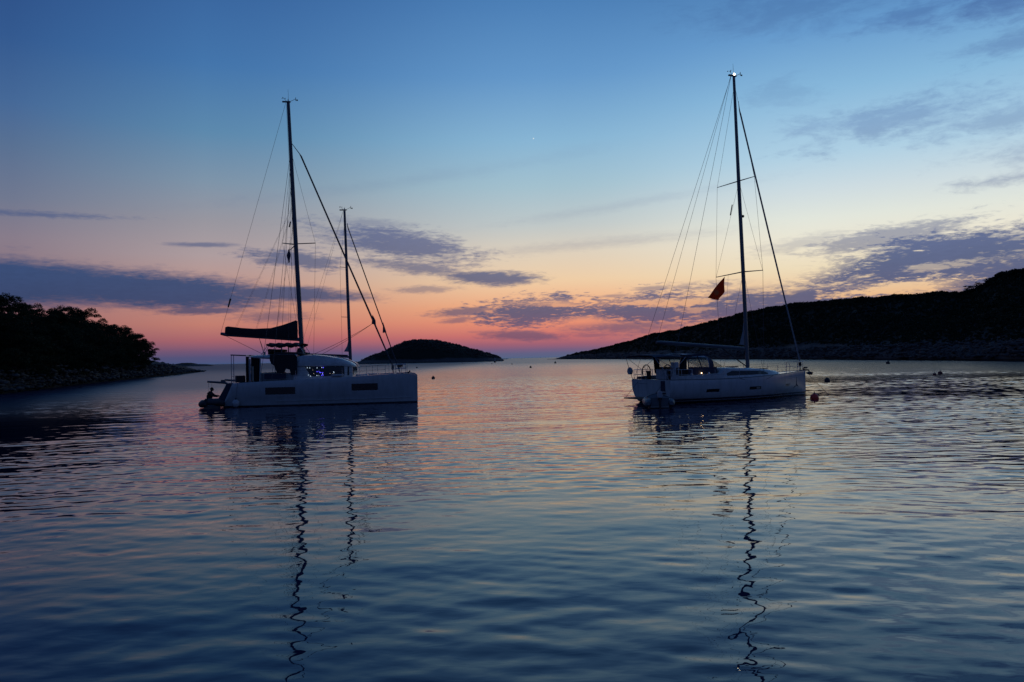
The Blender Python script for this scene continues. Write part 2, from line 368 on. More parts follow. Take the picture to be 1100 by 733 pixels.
# out past the headlands the breeze ruffles the sea below what one can resolve
rough = t.math('ADD', t.math('ADD', t.maprange(s_.outputs[1], 46., 115., .01, .16), t.maprange(s_.outputs[1], 120., 520., 0., .17)), t.math('MULTIPLY', t.maprange(s_.outputs[0], -11., -40., 0., .17), t.maprange(s_.outputs[1], 20., 55., .3, 1.)))
t.put(b.inputs['Roughness'], rough)
w3 = t.noise(t.mapping(PW, rot=(0,0,.3), loc=(1,8,0), scl=(2.4,4.4,0)), 1., 2., .5, .3)
bn = t.new('ShaderNodeBump'); bn.inputs['Distance'].default_value = 1.; bn.inputs['Strength'].default_value = 1.
t.put(bn.inputs['Height'], t.math('MULTIPLY', w3, .0028)); t.l.new(bn.outputs[0], b.inputs['Normal'])
M['water'] = m
def vnoise(seed):
    q = np.random.RandomState(seed); T = q.rand(128, 128)
    def f(x, y):
        xi = np.floor(x).astype(int); yi = np.floor(y).astype(int); fx = x-xi; fy = y-yi
        fx = fx*fx*(3-2*fx); fy = fy*fy*(3-2*fy)
        g = lambda a, b_: T[a % 128, b_ % 128]
        return (g(xi,yi)*(1-fx)+g(xi+1,yi)*fx)*(1-fy)+(g(xi,yi+1)*(1-fx)+g(xi+1,yi+1)*fx)*fy-.5
    return f
N_ = vnoise(3)
def fbm(x, y, o=4):
    r_ = 0; a = 1.
    for i in range(o): r_ = r_+a*N_(x*2**i+17*i, y*2**i+5*i); a *= .5
    return r_
# wind ripples as real relief: many crossing wave trains, finer mesh near the boats, calmer and ruffled patches
rs = []; r_ = 3.
while r_ < 520: rs.append(r_); r_ += max(.028+.0006*r_, .075*(r_/80.)**2) if r_ > 20 else .035
rs = np.array(rs); th = np.radians(np.arange(-50., 50.01, .1)); drs = np.gradient(rs)
RR, TT = np.meshgrid(rs, th, indexing='ij'); wx = (RR*np.sin(TT)).astype(np.float64); wy = (RR*np.cos(TT)).astype(np.float64)
cell = np.repeat(drs[:,None], len(th), 1)
q = np.random.RandomState(21); hz = np.zeros_like(wx)
pat = fbm(wx*.035+3, wy*.07+11, 3); pat = np.clip(.95+1.5*pat, .25, 1.9)
side = np.interp(wx, [-30, -8, 5, 40], [.8, .85, 1., 1.6])
for (l0, l1, num, slope, pw, spread) in ((3., 8., 12, .0085, .3, 26), (1.1, 3., 26, .0135, .6, 30), (.34, 1.1, 52, .033, 1., 34), (.2, .36, 16, .009, 1., 45)):
    for k in range(num):
        lam = l0*(l1/l0)**q.rand(); a = math.radians(90+q.normal()*spread+6); kk = 2*math.pi/lam; amp_ = slope/math.sqrt(num)*math.sqrt(2)/kk
        wdt = np.clip((lam/cell-3.)/3., 0, 1)[:, :1]
        rows = np.where(wdt[:,0] > 0)[0]
        if len(rows) == 0: continue
        n_ = rows[-1]+1
        # slowly wandering phase keeps the crests from being straight
        ph = kk*(wx[:n_]*math.cos(a)+wy[:n_]*math.sin(a))+q.rand()*6.28+1.1*np.sin(wx[:n_]*.21*q.uniform(.6,1.6)/lam**.5+q.rand()*6)+.9*np.sin(wy[:n_]*.17*q.uniform(.6,1.6)/lam**.5+q.rand()*6)
        hz[:n_] += amp_*np.sin(ph)*wdt[:n_]*(pat[:n_]*side[:n_])**pw
edge = np.clip((520-RR)/120., 0, 1); hz *= edge
wv = np.stack([wx.ravel(), wy.ravel(), hz.ravel()], axis=1); nR, nT = wx.shape
ii, jj = np.meshgrid(np.arange(nR-1), np.arange(nT-1), indexing='ij'); a_ = (ii*nT+jj).ravel()
wf = np.stack([a_, a_+1, a_+nT+1, a_+nT], axis=1); S = 30000.
base_i = len(wv); wv = np.concatenate([wv, np.array([(-S,-S,-.13),(S,-S,-.13),(S,S,-.13),(-S,S,-.13)])]); wf = np.concatenate([wf, np.array([[base_i, base_i+1, base_i+2, base_i+3]])])
me = big_mesh('sea_water', wv, wf, M['water']); me.polygons.foreach_set('use_smooth', [True]*len(me.polygons))
o = bpy.data.objects.new('sea_water', me); COL.objects.link(o)
tag(o, 'calm dark blue sea of the anchorage reflecting the dusk sky', 'water', kind='structure')
# sea floor so that the ground sheet carries on under land and water
mb = MB(); mb.add([(-S,-S,-14),(S,-S,-14),(S,S,-14),(-S,S,-14)], [(0,1,2,3)])
tag(mb.build('seabed', mat('seabed_sand', (.12,.11,.09), .95)), 'sandy bottom under the sea', 'seabed', kind='structure')

# ------------------------------------------------------------------ land
def vnoise(seed):
    q = np.random.RandomState(seed); T = q.rand(128, 128)
    def f(x, y):
        xi = np.floor(x).astype(int); yi = np.floor(y).astype(int); fx = x-xi; fy = y-yi
        fx = fx*fx*(3-2*fx); fy = fy*fy*(3-2*fy)
        g = lambda a, b_: T[a % 128, b_ % 128]
        return (g(xi,yi)*(1-fx)+g(xi+1,yi)*fx)*(1-fy)+(g(xi,yi+1)*(1-fx)+g(xi+1,yi+1)*fx)*fy-.5
    return f
N_ = vnoise(3)
def fbm(x, y, o=4):
    r_ = 0; a = 1.
    for i in range(o): r_ = r_+a*N_(x*2**i+17*i, y*2**i+5*i); a *= .5
    return r_
def headland(name, label, pxs, shore, ridge, setback, material, rows_front=46, rows_back=14, rockz=4.5, rockw=14., rough=.6, power=.75, nsc=.06):
    """terrain from a shoreline (bearing, distance) and a ridge (bearing, skyline height)"""
    V = []; nr = rows_front+rows_back+1
    for px in pxs:
        ds = interp(px, shore); sb = interp(px, setback); py = interp(px, ridge)
        d = ray(px, py); hd = math.hypot(d.x, d.y); u = (d.x/hd, d.y/hd); tE = d.z/hd
        dr = ds+sb; zr = max(.4, EYE+tE*dr)
        for j in range(rows_front+1):
            tt = (j/rows_front)**1.6; dist = ds-3+(sb+3)*tt; q = dist-ds
            fr = tt**power
            zt = zr*fr*(.55+.45*tt)
            zt_ = min(rockz, zr)*min(1, max(-.3, q/rockw))**(1 if q < 0 else .8) if q < rockw else min(rockz, zr)
            z = max(zt, zt_) if q > 0 else -2.*(-q/3)-.1
            z = min(z, EYE+dist*tE*.985+(dr-dist)*.0) if tt < .97 and zr > 6 else min(z, zr)
            if j == rows_front: z = zr
            V.append((u[0]*dist, u[1]*dist, z))
        for j in range(1, rows_back+1):
            tt = j/rows_back; dist = dr+max(sb*1.4, 30)*tt
            V.append((u[0]*dist, u[1]*dist, zr*(1-tt**1.5)*1.0-1.2*tt))
    V = np.array(V); n_ = fbm(V[:,0]*nsc, V[:,1]*nsc, 5)+.5*fbm(V[:,0]*nsc*7, V[:,1]*nsc*7, 3)
    w = np.clip(V[:,2]/3, 0, 1); V[:,2] += n_*rough*w*2
    V[:,0] += fbm(V[:,1]*nsc*2+9, V[:,0]*nsc*2, 4)*rough*2.2; V[:,1] += fbm(V[:,0]*nsc*2+40, V[:,1]*nsc*2, 4)*rough*2.2
    nc = len(pxs); F = []
    for i in range(nc-1):
        for j in range(nr-1): a = i*nr+j; F.append((a, a+nr, a+nr+1, a+1))
    me = big_mesh(name, V, np.array(F), material)
    me.polygons.foreach_set('use_smooth', [True]*len(me.polygons))
    o = bpy.data.objects.new(name, me); COL.objects.link(o); tag(o, label, 'headland', kind='structure')
    return V.reshape(nc, nr, 3)

shoreR = [(592,1300),(596,1240),(640,900),(700,620),(780,440),(860,345),(930,285),(1000,245),(1100,206),(1300,150),(1700,110)]
ridgeR = [(590,386.6),(596.5,385.6),(606,382.5),(618,379.6),(640,376),(656,372.3),(682,365.5),(694.5,361),(715,357),(732.7,354),(752,348.5),(771,345),(801,336.8),(825,331.5),(850,328.6),(875,325.8),(895.5,323.6),(929.5,319.6),(960,318),(986,317.8),(1006.8,315.5),(1030,317),(1045,313.5),(1060,304),(1077,294.5),(1093,291),(1110,289),(1200,270),(1400,250),(1700,260)]
setR = [(590,15),(600,30),(650,70),(700,90),(860,110),(1000,120),(1100,130),(1700,120)]
pxs = np.concatenate([np.linspace(588, 1110, 330), np.linspace(1116, 1700, 60)])
VR = headland('right_headland', 'long dark scrub covered headland with a pale rocky foreshore', pxs, shoreR, ridgeR, setR, M['land'], rockz=4.6, rockw=22, rough=.7)
shoreL = [(-700,60),(-300,75),(-100,92),(0,108),(50,128),(94,155),(140,194),(170,225),(190,255),(206,300),(214,325),(219,345)]
ridgeL = [(-700,372),(0,386),(50,386.5),(100,386.5),(158,387.0),(175,389.8),(190,392.6),(205,395.6),(214,398.3),(219,399.9)]
setL = [(-700,70),(0,60),(94,50),(140,40),(170,22),(190,12),(219,3)]
pxs = np.concatenate([np.linspace(-700, -20, 60), np.linspace(-15, 219, 170)])
VL = headland('left_point', 'low rocky point running out under the dark pines', pxs, shoreL, ridgeL, setL, M['landL'], rows_front=40, rockz=3.2, rockw=9, rough=.32, nsc=.16, power=.6)

def island(name, label, dist, depth, prof, material, seed, rough=1.):
    xs = np.linspace(prof[0][0], prof[-1][0], 150); V = []; nr = 31
    for px in xs:
        py = interp(px, prof); d = ray(px, py); t_ = dist/d.y; zt = max(0., EYE+d.z*t_)
        for j in range(nr):
            v = -1+2*j/(nr-1)
            yy = dist+v*depth*(.25+.75*min(1, zt/ (8.))**.5)
            z = zt*(1-abs(v)**2.2)-.8*abs(v)**4
            V.append((d.x*t_, yy, z))
    V = np.array(V); w = np.clip(V[:,2]/6, 0, 1)
    V[:,2] += fbm(V[:,0]*.05+seed, V[:,1]*.05, 5)*rough*w*1.6+ fbm(V[:,0]*.33+seed, V[:,1]*.33, 3)*rough*w*1.3
    F = [(i*nr+j, (i+1)*nr+j, (i+1)*nr+j+1, i*nr+j+1) for i in range(len(xs)-1) for j in range(nr-1)]
    me = big_mesh(name, V, np.array(F), material); me.polygons.foreach_set('use_smooth', [True]*len(me.polygons))
    o = bpy.data.objects.new(name, me); COL.objects.link(o); tag(o, label, 'island', kind='structure')
    return V.reshape(len(xs), nr, 3)
VI = island('small_island', 'round backed dark islet in the gap between the boats', 900, 60, [(389,388.3),(391.6,387.2),(399.5,383),(407,380.2),(415.5,377),(426,371.5),(436.3,367.2),(446,366.0),(456,365.6),(469.5,366.2),(482,369),(493,371.6),(505,374.8),(517,378),(530,381.6),(537,384),(541,386.6)], M['isle'], 2)
island('far_islet', 'very low distant islet on the horizon beside the left point', 1500, 50, [(176,394),(183,391.7),(191,391.2),(198,390.0),(204,389.9),(211,391.2),(222,391.5),(227,393)], M['isle'], 9, .4)

# scrub: leafy clumps over the slopes
def leaves(centers, sizes, per, leaf, q, flat=.8):
    n = len(centers)*per
    c_ = np.repeat(centers, per, axis=0); s = np.repeat(sizes, per)[:, None]
    d = q.normal(size=(n,3)); d /= np.linalg.norm(d, axis=1)[:,None]; d[:,2] = np.abs(d[:,2])*1.0-.15
    r_ = (.55+.5*q.rand(n,1)); p = c_+d*s*r_*np.array([1,1,flat])
    l = leaf*(s/np.mean(sizes))**.5*(.6+.8*q.rand(n,1))
    a = q.normal(size=(n,3)); b_ = q.normal(size=(n,3)); a /= np.linalg.norm(a,axis=1)[:,None]; b_ /= np.linalg.norm(b_,axis=1)[:,None]
    v = np.stack([p-a*l, p+b_*l, p+a*l], axis=1).reshape(-1,3)
    return v, np.arange(n*3).reshape(-1,3)
q = np.random.RandomState(11)
def scatter(G, count, zmin, i0=0, i1=None, jmax=None, ridge_bias=.35, jr=47):
    pts = []; nc, nr, _ = G.shape; i1 = i1 or nc-2
    while len(pts) < count:
        i = q.randint(i0, i1); j = jr-1-int(q.rand()**1.5*3) if q.rand() < ridge_bias else q.randint(4, jr)
        fx, fy = q.rand(), q.rand(); p = G[i,j]*(1-fx)*(1-fy)+G[i+1,j]*fx*(1-fy)+G[i,j+1]*(1-fx)*fy+G[i+1,j+1]*fx*fy
        if p[2] > zmin+fbm(np.array([p[0]*.03]), np.array([p[1]*.03]))[0]*4: pts.append(p)
    return np.array(pts)
pts = scatter(VR, 17000, 5.6)
dist = np.linalg.norm(pts[:,:2], axis=1)
sz = (.55+.75*q.rand(len(pts))**2)*np.where(dist < 400, 1., 1.3)
hs_ = np.clip((pts[:,2])/12., .45, 1.); sz = sz*hs_
v, f = leaves(pts+np.array([0,0,.1]), sz, 26, .36, q)
o = bpy.data.objects.new('headland_scrub', big_mesh('headland_scrub', v, f, M['scrub'])); COL.objects.link(o)
tag(o, 'dense dark maquis scrub covering the slope of the long headland', 'scrub', kind='stuff')
pts = scatter(VL, 2600, 3.4, i0=20, i1=190, jr=40, ridge_bias=.2)
keep = np.linalg.norm(pts[:,:2], axis=1) < 232; pts = pts[keep]
sz = .5+1.5*q.rand(len(pts))**1.5
v, f = leaves(pts+np.array([0,0,.2]), sz, 60, .26, q)
o = bpy.data.objects.new('shore_undergrowth', big_mesh('shore_undergrowth', v, f, M['scrub'])); COL.objects.link(o)
tag(o, 'dark undergrowth above the rocks of the left point', 'undergrowth', kind='stuff')
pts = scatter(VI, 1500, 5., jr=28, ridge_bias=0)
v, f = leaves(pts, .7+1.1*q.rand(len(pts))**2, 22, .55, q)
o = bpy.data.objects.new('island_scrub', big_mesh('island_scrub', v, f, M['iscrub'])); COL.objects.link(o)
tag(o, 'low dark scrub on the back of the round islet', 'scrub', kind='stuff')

def rocks(name, G, count, i0, i1, zmin, zmax, smin, smax, material, label, q):
    bm = bmesh.new(); bmesh.ops.create_icosphere(bm, subdivisions=1, radius=1); base = np.array([v_.co[:] for v_ in bm.verts]); fs = np.array([[v_.index for v_ in f_.verts] for f_ in bm.faces]); bm.free()
    V = []; F = []; n = 0; cand = G[i0:i1,:30].reshape(-1,3); cand = cand[(cand[:,2] > zmin) & (cand[:,2] < zmax)]
    for k in range(count):
        c_ = cand[q.randint(len(cand))]+q.normal(size=3)*np.array([1.2,1.2,.05]); s = smin+(smax-smin)*q.rand()**3
        b_ = base*(1+.28*q.normal(size=(len(base),1)))*np.array([1.3,1.1,.55])*s; a = q.rand()*6.28
        rot = np.array([[math.cos(a),-math.sin(a),0],[math.sin(a),math.cos(a),0],[0,0,1]])
        V.append(b_@rot.T+c_); F.append(fs+n); n += len(base)
    o = bpy.data.objects.new(name, big_mesh(name, np.concatenate(V), np.concatenate(F), material)); COL.objects.link(o); tag(o, label, 'rocks', kind='stuff')
rocks('shore_rocks', VL, 5200, 60, 228, -.3, 3.2, .12, .5, M['landL'], 'jumbled rocks along the waterline of the left point', np.random.RandomState(5))
rocks('foreshore_rocks', VR, 8000, 10, 360, -.3, 5., .2, .85, M['land'], 'broken pale rocks along the foreshore of the long headland', np.random.RandomState(6))
# trees: unit height 10 m variants, copied
def tree_proto(seed, kind):
    q = np.random.RandomState(seed); root = empty('pine_tree' if kind == 'pine' else 'oak_tree')
    tr = MB(); H_ = 10.
    lean = q.uniform(-.5, .5, 2)
    def tp(z): return Vector((lean[0]*z/H_+.25*math.sin(z*.5+seed), lean[1]*z/H_+.2*math.cos(z*.6+seed), z))
    top = 8.2
    tr.tube([tp(z) for z in np.linspace(-.6, top, 9)], [.34-.27*k/8 for k in range(9)], 8)
    cen = []; siz = []
    nl = 11 if kind == 'pine' else 14
    for i in range(nl):
        z0 = (2.6+ (top-2.9)*(i/(nl-1))) if kind == 'pine' else (1.2+(top-1.6)*(i/(nl-1)))
        a = i*2.4+q.uniform(-.4,.4)
        spread = ((3.3*(1-((z0-5.4)/6.)**2)) if kind == 'pine' else 3.6*math.sqrt(max(.15, 1-((z0-3.6)/6.2)**2)))*q.uniform(.75,1.15)
        p0 = tp(z0); p2 = p0+Vector((math.cos(a)*spread, math.sin(a)*spread, q.uniform(.3, 1.5)))
        p1 = p0.lerp(p2, .5)+Vector((0,0,-.15+q.uniform(-.2,.2)))
        tr.tube([p0, p1, p2], [.11, .075, .03], 5)
        for k in range(4 if kind == 'pine' else 5):
            tt = .4+.6*k/3.; c_ = p0.lerp(p2, min(tt, 1.))+Vector(q.normal(size=3)*np.array([.5,.5,.28]))
            cen.append(c_); siz.append(q.uniform(.65,1.15)*(1. if kind == 'pine' else 1.2))
    for k in range(6): cen.append(tp(top)+Vector((q.uniform(-1.2,1.2), q.uniform(-1.2,1.2), q.uniform(-.3,1.0)))); siz.append(q.uniform(.6,.95))
    for k in range(8 if kind == 'pine' else 22):
        cen.append(tp(q.uniform(3.5 if kind == 'pine' else 1., 7.5))+Vector((q.normal()*1.1, q.normal()*1.1, 0))); siz.append(q.uniform(.7,1.2))
    tro = tr.build('trunk', M['bark'], root, smooth=True)
    v, f = leaves(np.array([tuple(c_) for c_ in cen]), np.array(siz), 300, .115, q, flat=.85)
    co = bpy.data.objects.new('crown', big_mesh('crown', v, f, M['pine'])); COL.objects.link(co); co.parent = root
    return root
protos = {('pine', s): tree_proto(s, 'pine') for s in (1,2,3,4)}
protos.update({('oak', s): tree_proto(s+20, 'oak') for s in (1,2,3)})
used = set()
def plant(px, py_top, extra, kind, seed, label, group, shore, G, width=1., sink=.3):
    """tree at bearing px, `extra` metres behind the shoreline, tall enough to reach skyline py_top"""
    ds = interp(px, shore)+extra; d = ray(px, py_top); hd = math.hypot(d.x, d.y)
    x, y = d.x/hd*ds, d.y/hd*ds; ztop = EYE+d.z/hd*ds
    dd = (G[:,:,0]-x)**2+(G[:,:,1]-y)**2; z0 = G.reshape(-1,3)[dd.argmin(), 2]
    hgt = max(1.6, ztop-z0); s = hgt/9.3
    key = (kind, seed); p = protos[key]
    o = p if key not in used else copy_tree(p); used.add(key)
    o.location = (x, y, z0-sink); w = s**.75*width; o.scale = (w, w, s); o.rotation_euler = (0, 0, seed*1.7+px*.37)
    tag(o, label, 'tree', group)
GT = 'trees on the left point'
plant(-3, 317, 14, 'pine', 1, 'tallest pine cut by the left edge of the photo', GT, shoreL, VL, 1.05)
plant(21, 323, 12, 'pine', 2, 'tall pine with a knobbly top right of the tree cut by the left edge', GT, shoreL, VL, .8)
plant(37, 330, 20, 'pine', 3, 'pine with a small round head in the dip of the skyline', GT, shoreL, VL, .8)
plant(53, 331, 14, 'pine', 4, 'pine left of the gap that shows sky through the branches', GT, shoreL, VL, .85)
plant(74, 329, 16, 'pine', 1, 'broad pine with the highest crown right of the dip', GT, shoreL, VL, .95)
plant(91, 335, 20, 'pine', 2, 'pine whose crown sticks out as a shelf above the lower trees', GT, shoreL, VL, .85)
plant(107, 346, 12, 'oak', 1, 'first low domed tree right of the pine with the shelf', GT, shoreL, VL, .95)
plant(122, 348.5, 12, 'oak', 2, 'second low domed tree of the sloping row', GT, shoreL, VL, .95)
plant(135, 352, 10, 'oak', 3, 'domed tree in the middle of the sloping row', GT, shoreL, VL, .95)
plant(147, 358.5, 9, 'oak', 1, 'small bushy tree next to the last tree of the point', GT, shoreL, VL, .95)
plant(156, 366, 8, 'oak', 2, 'last bushy tree at the tip end of the wood', GT, shoreL, VL, .85)
fill = [(10,345,4,'oak',3),(30,350,4,'oak',1),(48,347,4,'oak',2),(66,350,4,'oak',3),(84,352,4,'oak',1),(100,358,4,'oak',2),(116,363,4,'oak',3),(130,366,4,'oak',1),(143,371,4,'oak',2),
        (0,334,8,'oak',2),(44,338,9,'oak',3),(64,338,9,'oak',1),(86,344,9,'oak',2),(-18,325,18,'pine',4),(-35,318,22,'pine',3),(-60,312,20,'pine',1),(-90,305,22,'pine',2),(-130,300,22,'pine',4)]
for i, (px, py, ex, k, s) in enumerate(fill):
    plant(px, py, ex, k, s, 'dark bushy tree filling the wood below its taller pines', 'lower trees of the wood on the left point', shoreL, VL, 1.1)
GR = 'trees on the skyline of the long headland'
sk = [(1041,305,'pine',1,'lone pine standing clear of the slope where the headland climbs to its summit',1.05),
      (1051,301.5,'pine',3,'second pine up the slope, right behind the lone pine',1.),
      (1062,296.5,'oak',2,'dark crown halfway between the lone pine and the summit',1.),
      (1075,290.5,'oak',1,'rounded tree at the left shoulder of the summit',1.1),
      (1090,287,'oak',3,'rounded tree on the summit at the right edge of the photo',1.1)]
for (px, py, k, s, lab, w) in sk:
    plant(px, py, interp(px, setR)-6, k, s, lab, GR, shoreR, VR, w, sink=.8)
sk2 = [(966,313.8),(972,315),(1001,313),(1009,311.8),(1016,313),(1026,313.3),(945,317),(930,318.6),(912,321.5),(896,322.4),(880,324.6),(862,326.4),(840,328.8),(820,331.5),(806,334),(1034,311.5),(990,316.3),(785,339),(766,345),(1105,286),(1120,280),(955,316.4)]
for i, (px, py) in enumerate(sk2):
    plant(px, py, interp(px, setR)-5, 'oak', 1+i % 3, 'small rounded tree among the others along the headland crest', 'small trees along the headland crest', shoreR, VR, 1.5, sink=.9)

# ------------------------------------------------------------------ boats
def wire(parent, name, a, b, r=.010, m='wire', sag=0., n=5):
    a, b = Vector(a), Vector(b); k = 8 if sag else 1
    pts = [a.lerp(b, i/k)-Vector((0,0,sag*4*(i/k)*(1-i/k))) for i in range(k+1)]
    return MB().tube(pts, r, n).build(name, M[m], parent)
def mirror(f):
    for s in (-1, 1): f(s)
def masthead(root, x, z, light=False, whip=1.0):
    MB().box((x-.12, 0, z+.03), (.62, .14, .09)).build('mast_crane', M['darkalu'], root, bevel=.015)
    MB().tube([(x+.02,.05,z), (x,.05,z+whip)], [.014,.006], 6).build('vhf_antenna', M['black'], root)
    MB().tube([(x+.15,0,z+.05),(x+.52,0,z+.24),(x+.58,0,z+.24)], .014, 6).tube([(x+.55,0,z+.12),(x+.56,0,z+.36)], .02, 6).box((x+.66,0,z+.16),(.12,.01,.1)).build('wind_vane', M['black'], root)
    w_ = MB().tube([(x-.1,0,z+.05),(x-.34,0,z+.3)], .012, 6)
    for k in range(3):
        a = k*2.1+.4; w_.tube([(x-.34,0,z+.3),(x-.34+.14*math.cos(a),.14*math.sin(a),z+.3)], .008, 5).ball((x-.34+.14*math.cos(a),.14*math.sin(a),z+.3), .03, 8, 6)
    w_.build('anemometer', M['black'], root)
    if light:
        l = MB().ball((x+.02,-.02,z+.13), (.045,.045,.06), 12, 8).build('anchor_light', M['light_w'], root)
    else:
        MB().tube([(x,0,z+.07),(x,0,z+.2)], .04, 8).build('anchor_light', M['white'], root)
def stanchions(root, pts, hgt, wires=(1., .5), r=.013):
    for p in pts:
        MB().tube([p, (p[0], p[1], p[2]+hgt)], r, 6).ball((p[0],p[1],p[2]+hgt), .02, 6, 4).build('stanchion', M['steel'], root)
    for w_ in wires:
        l = MB()
        for a, b_ in zip(pts[:-1], pts[1:]):
            A = Vector(a)+Vector((0,0,hgt*w_)); B = Vector(b_)+Vector((0,0,hgt*w_)); l.tube([A, A.lerp(B,.5)-Vector((0,0,.02)), B], .0055, 4)
        l.build('lifeline', M['wire'], root)

# ---------- catamaran
cat = empty('sailing_catamaran', (-13.25, 57.5, 0), R(6.7), 'white sailing catamaran with a black sail bag along its boom, moored left of the islet', 'catamaran')
def cat_sheer(x):
    if x < -6.2: return max(.16, 1.60-(-6.2-x)*2.15)
    return interp(x, [(-6.2,1.60),(-3.75,1.69),(-1,1.75),(1.8,1.86),(4.2,1.99),(6.0,1.99),(6.35,1.93),(6.55,1.78)])
def cat_w(x): return interp(x, [(-7.4,.62),(-6.4,.72),(-3,.76),(1,.74),(3,.6),(4.6,.38),(5.8,.18),(6.45,.07),(6.55,.03)])
def cat_hull(s):
    yc = s*3.14; xs = [-6.86,-6.75,-6.6,-6.4,-6.28,-6.2,-6.0,-5.5,-4.5,-3.5,-2,-.5,1,2,3,3.8,4.6,5.2,5.8,6.15,6.35,6.48,6.56]
    rings = []
    for x in xs:
        w = cat_w(x); z = cat_sheer(x); kd = interp(x, [(-7.4,.05),(-6,-.25),(0,-.75),(5,-.6),(6.56,-.35)])
        half = [(0,kd),(.45*w,kd*.75),(.8*w,min(.0,kd*.25)),(.90*w,.18),(.965*w,min(.62,z*.6)),(1.0*w,min(.66,z*.65)),(1.0*w,z*.82),(.985*w,z-.07*min(1,z)),(.93*w,z)]
        ring = [(x, yc+y, zz) for y, zz in half]+[(x, yc-y, zz) for y, zz in reversed(half[1:])]
        rings.append(ring)
    MB().loft(rings).build('hull', M['cat_hull'], cat, smooth=True)
    # stern steps
    st = MB().prism([(-6.25,1.5),(-6.45,1.62),(-6.62,1.60),(-7.30,.42),(-7.42,.36),(-7.40,.16),(-6.8,.10)], yc-.52, yc+.52)
    st.build('stern_steps', M['navy'], cat, bevel=.03)  # navy colour paints in the shadow on the steps and far hull
mirror(cat_hull)
def cat_side(s):
    for (x0,x1,z0,z1) in ((-3.97,-1.94,.80,1.27),(1.94,3.76,.93,1.39)):
        pr = MB(); n = 8; top = []; bot = []
        y_ = lambda x, o_: s*(3.14+cat_w(x)+o_)
        ring = []
        for k in range(n+1):
            x = x0+(x1-x0)*k/n; ring.append([(x, y_(x,.008), z0),(x, y_(x,.008), z1),(x, y_(x,-.05), z1),(x, y_(x,-.05), z0)])
        pr.loft(ring).build('hull_window', M['glass'], cat)
    # rubbing strake and low knuckle line
    MB().tube([(x, s*(3.14+cat_w(x)+.004), .36) for x in np.linspace(-3.3,6.2,12)], .018, 6).build('rubbing_strake', M['deck'], cat)
mirror(cat_side)
MB().prism([(-6.3,.95),(-6.3,1.5),(-5.9,1.66),(2.6,1.86),(3.1,1.8),(2.6,1.1),(0,.8),(-5,.75)], -2.55, 2.55).build('bridge_deck', M['white'], cat, bevel=.03)
MB().tube([(4.75,-2.9,1.78),(4.75,0,1.9),(4.75,2.9,1.78)], .13, 12).build('cross_beam', M['alu'], cat, smooth=True)
MB().tube([(2.9,0,1.75),(5.2,0,1.98)], .09, 10).build('bowsprit', M['alu'], cat, smooth=True)
tm = MB()
for s in (-1,1):
    for k in range(9): tm.tube([(3.0+.2*k,s*.1,1.76),(3.0+.2*k,s*2.55,1.74)], .008, 4)
    for k in range(10): tm.tube([(2.95,s*(.15+.26*k),1.76),(4.7,s*(.15+.26*k),1.76)], .008, 4)
tm.build('trampoline', M['black'], cat)
# saloon: walls, roof with rounded edge, windows
def slab(x0, x1, prof, hw, ztop, zbot, inset=.25, n=14):
    rings = []
    for k in range(n+1):
        x = x0+(x1-x0)*k/n; zt = interp(x, ztop); zb = interp(x, zbot); w = interp(x, hw); th = zt-zb
        half = [(0,zt),(w*.6,zt-.02),(w-inset,zt-.07),(w-inset*.35,zt-.3*th-.04),(w,zt-.62*th),(w-.02,zb+.06*th),(w-.1,zb)]
        rings.append([(x,y,z) for y,z in half]+[(x,-y,z) for y,z in reversed(half[1:])]+[(x,0,zb)])
    return rings
roof = slab(-2.35,1.95,None,[(-2.4,2.75),(-1.5,2.95),(.6,2.85),(1.5,2.5),(1.95,1.9)],[(-2.35,3.28),(-1.9,3.42),(-1,3.47),(0,3.36),(1,3.14),(1.6,2.92),(1.95,2.70)],[(-2.35,2.62),(1,2.60),(1.95,2.50)])
MB().loft(roof).build('coachroof', M['white'], cat, smooth=True)
wall = []
for k in range(9):
    x = -2.4+4.15*k/8; w = interp(x, [(-2.4,2.72),(0,2.8),(1.2,2.55),(1.75,2.1)])
    wall.append([(x,-w-.12,1.6),(x,-w,2.64),(x,w,2.64),(x,w+.12,1.6)])
MB().loft(wall).build('cabin_wall', M['white'], cat)
def saloon_win(s):
    ring = []
    for k in range(9):
        x = -1.55+3.08*k/8; w = interp(x, [(-2.4,2.72),(0,2.8),(1.2,2.55),(1.75,2.1)])
        zb = interp(x, [(-1.55,2.55),(-1.15,1.93),(1.53,1.96)])
        ring.append([(x,s*(w+.12-(zb-1.6)*.115+.012),zb),(x,s*(w+.014),2.6),(x,s*(w-.06),2.6),(x,s*(w-.06),zb)])
    MB().loft(ring).build('saloon_window', M['glass'], cat)
mirror(saloon_win)
MB().prism([(1.78,1.98),(1.80,1.98),(1.77,2.5),(1.75,2.5)], -1.7, 1.7).build('front_window', M['glass'], cat)
MB().box((.75,-2.86,1.98),(.9,.22,.14)).build('rolled_cover', M['grey_canvas'], cat, bevel=.05)
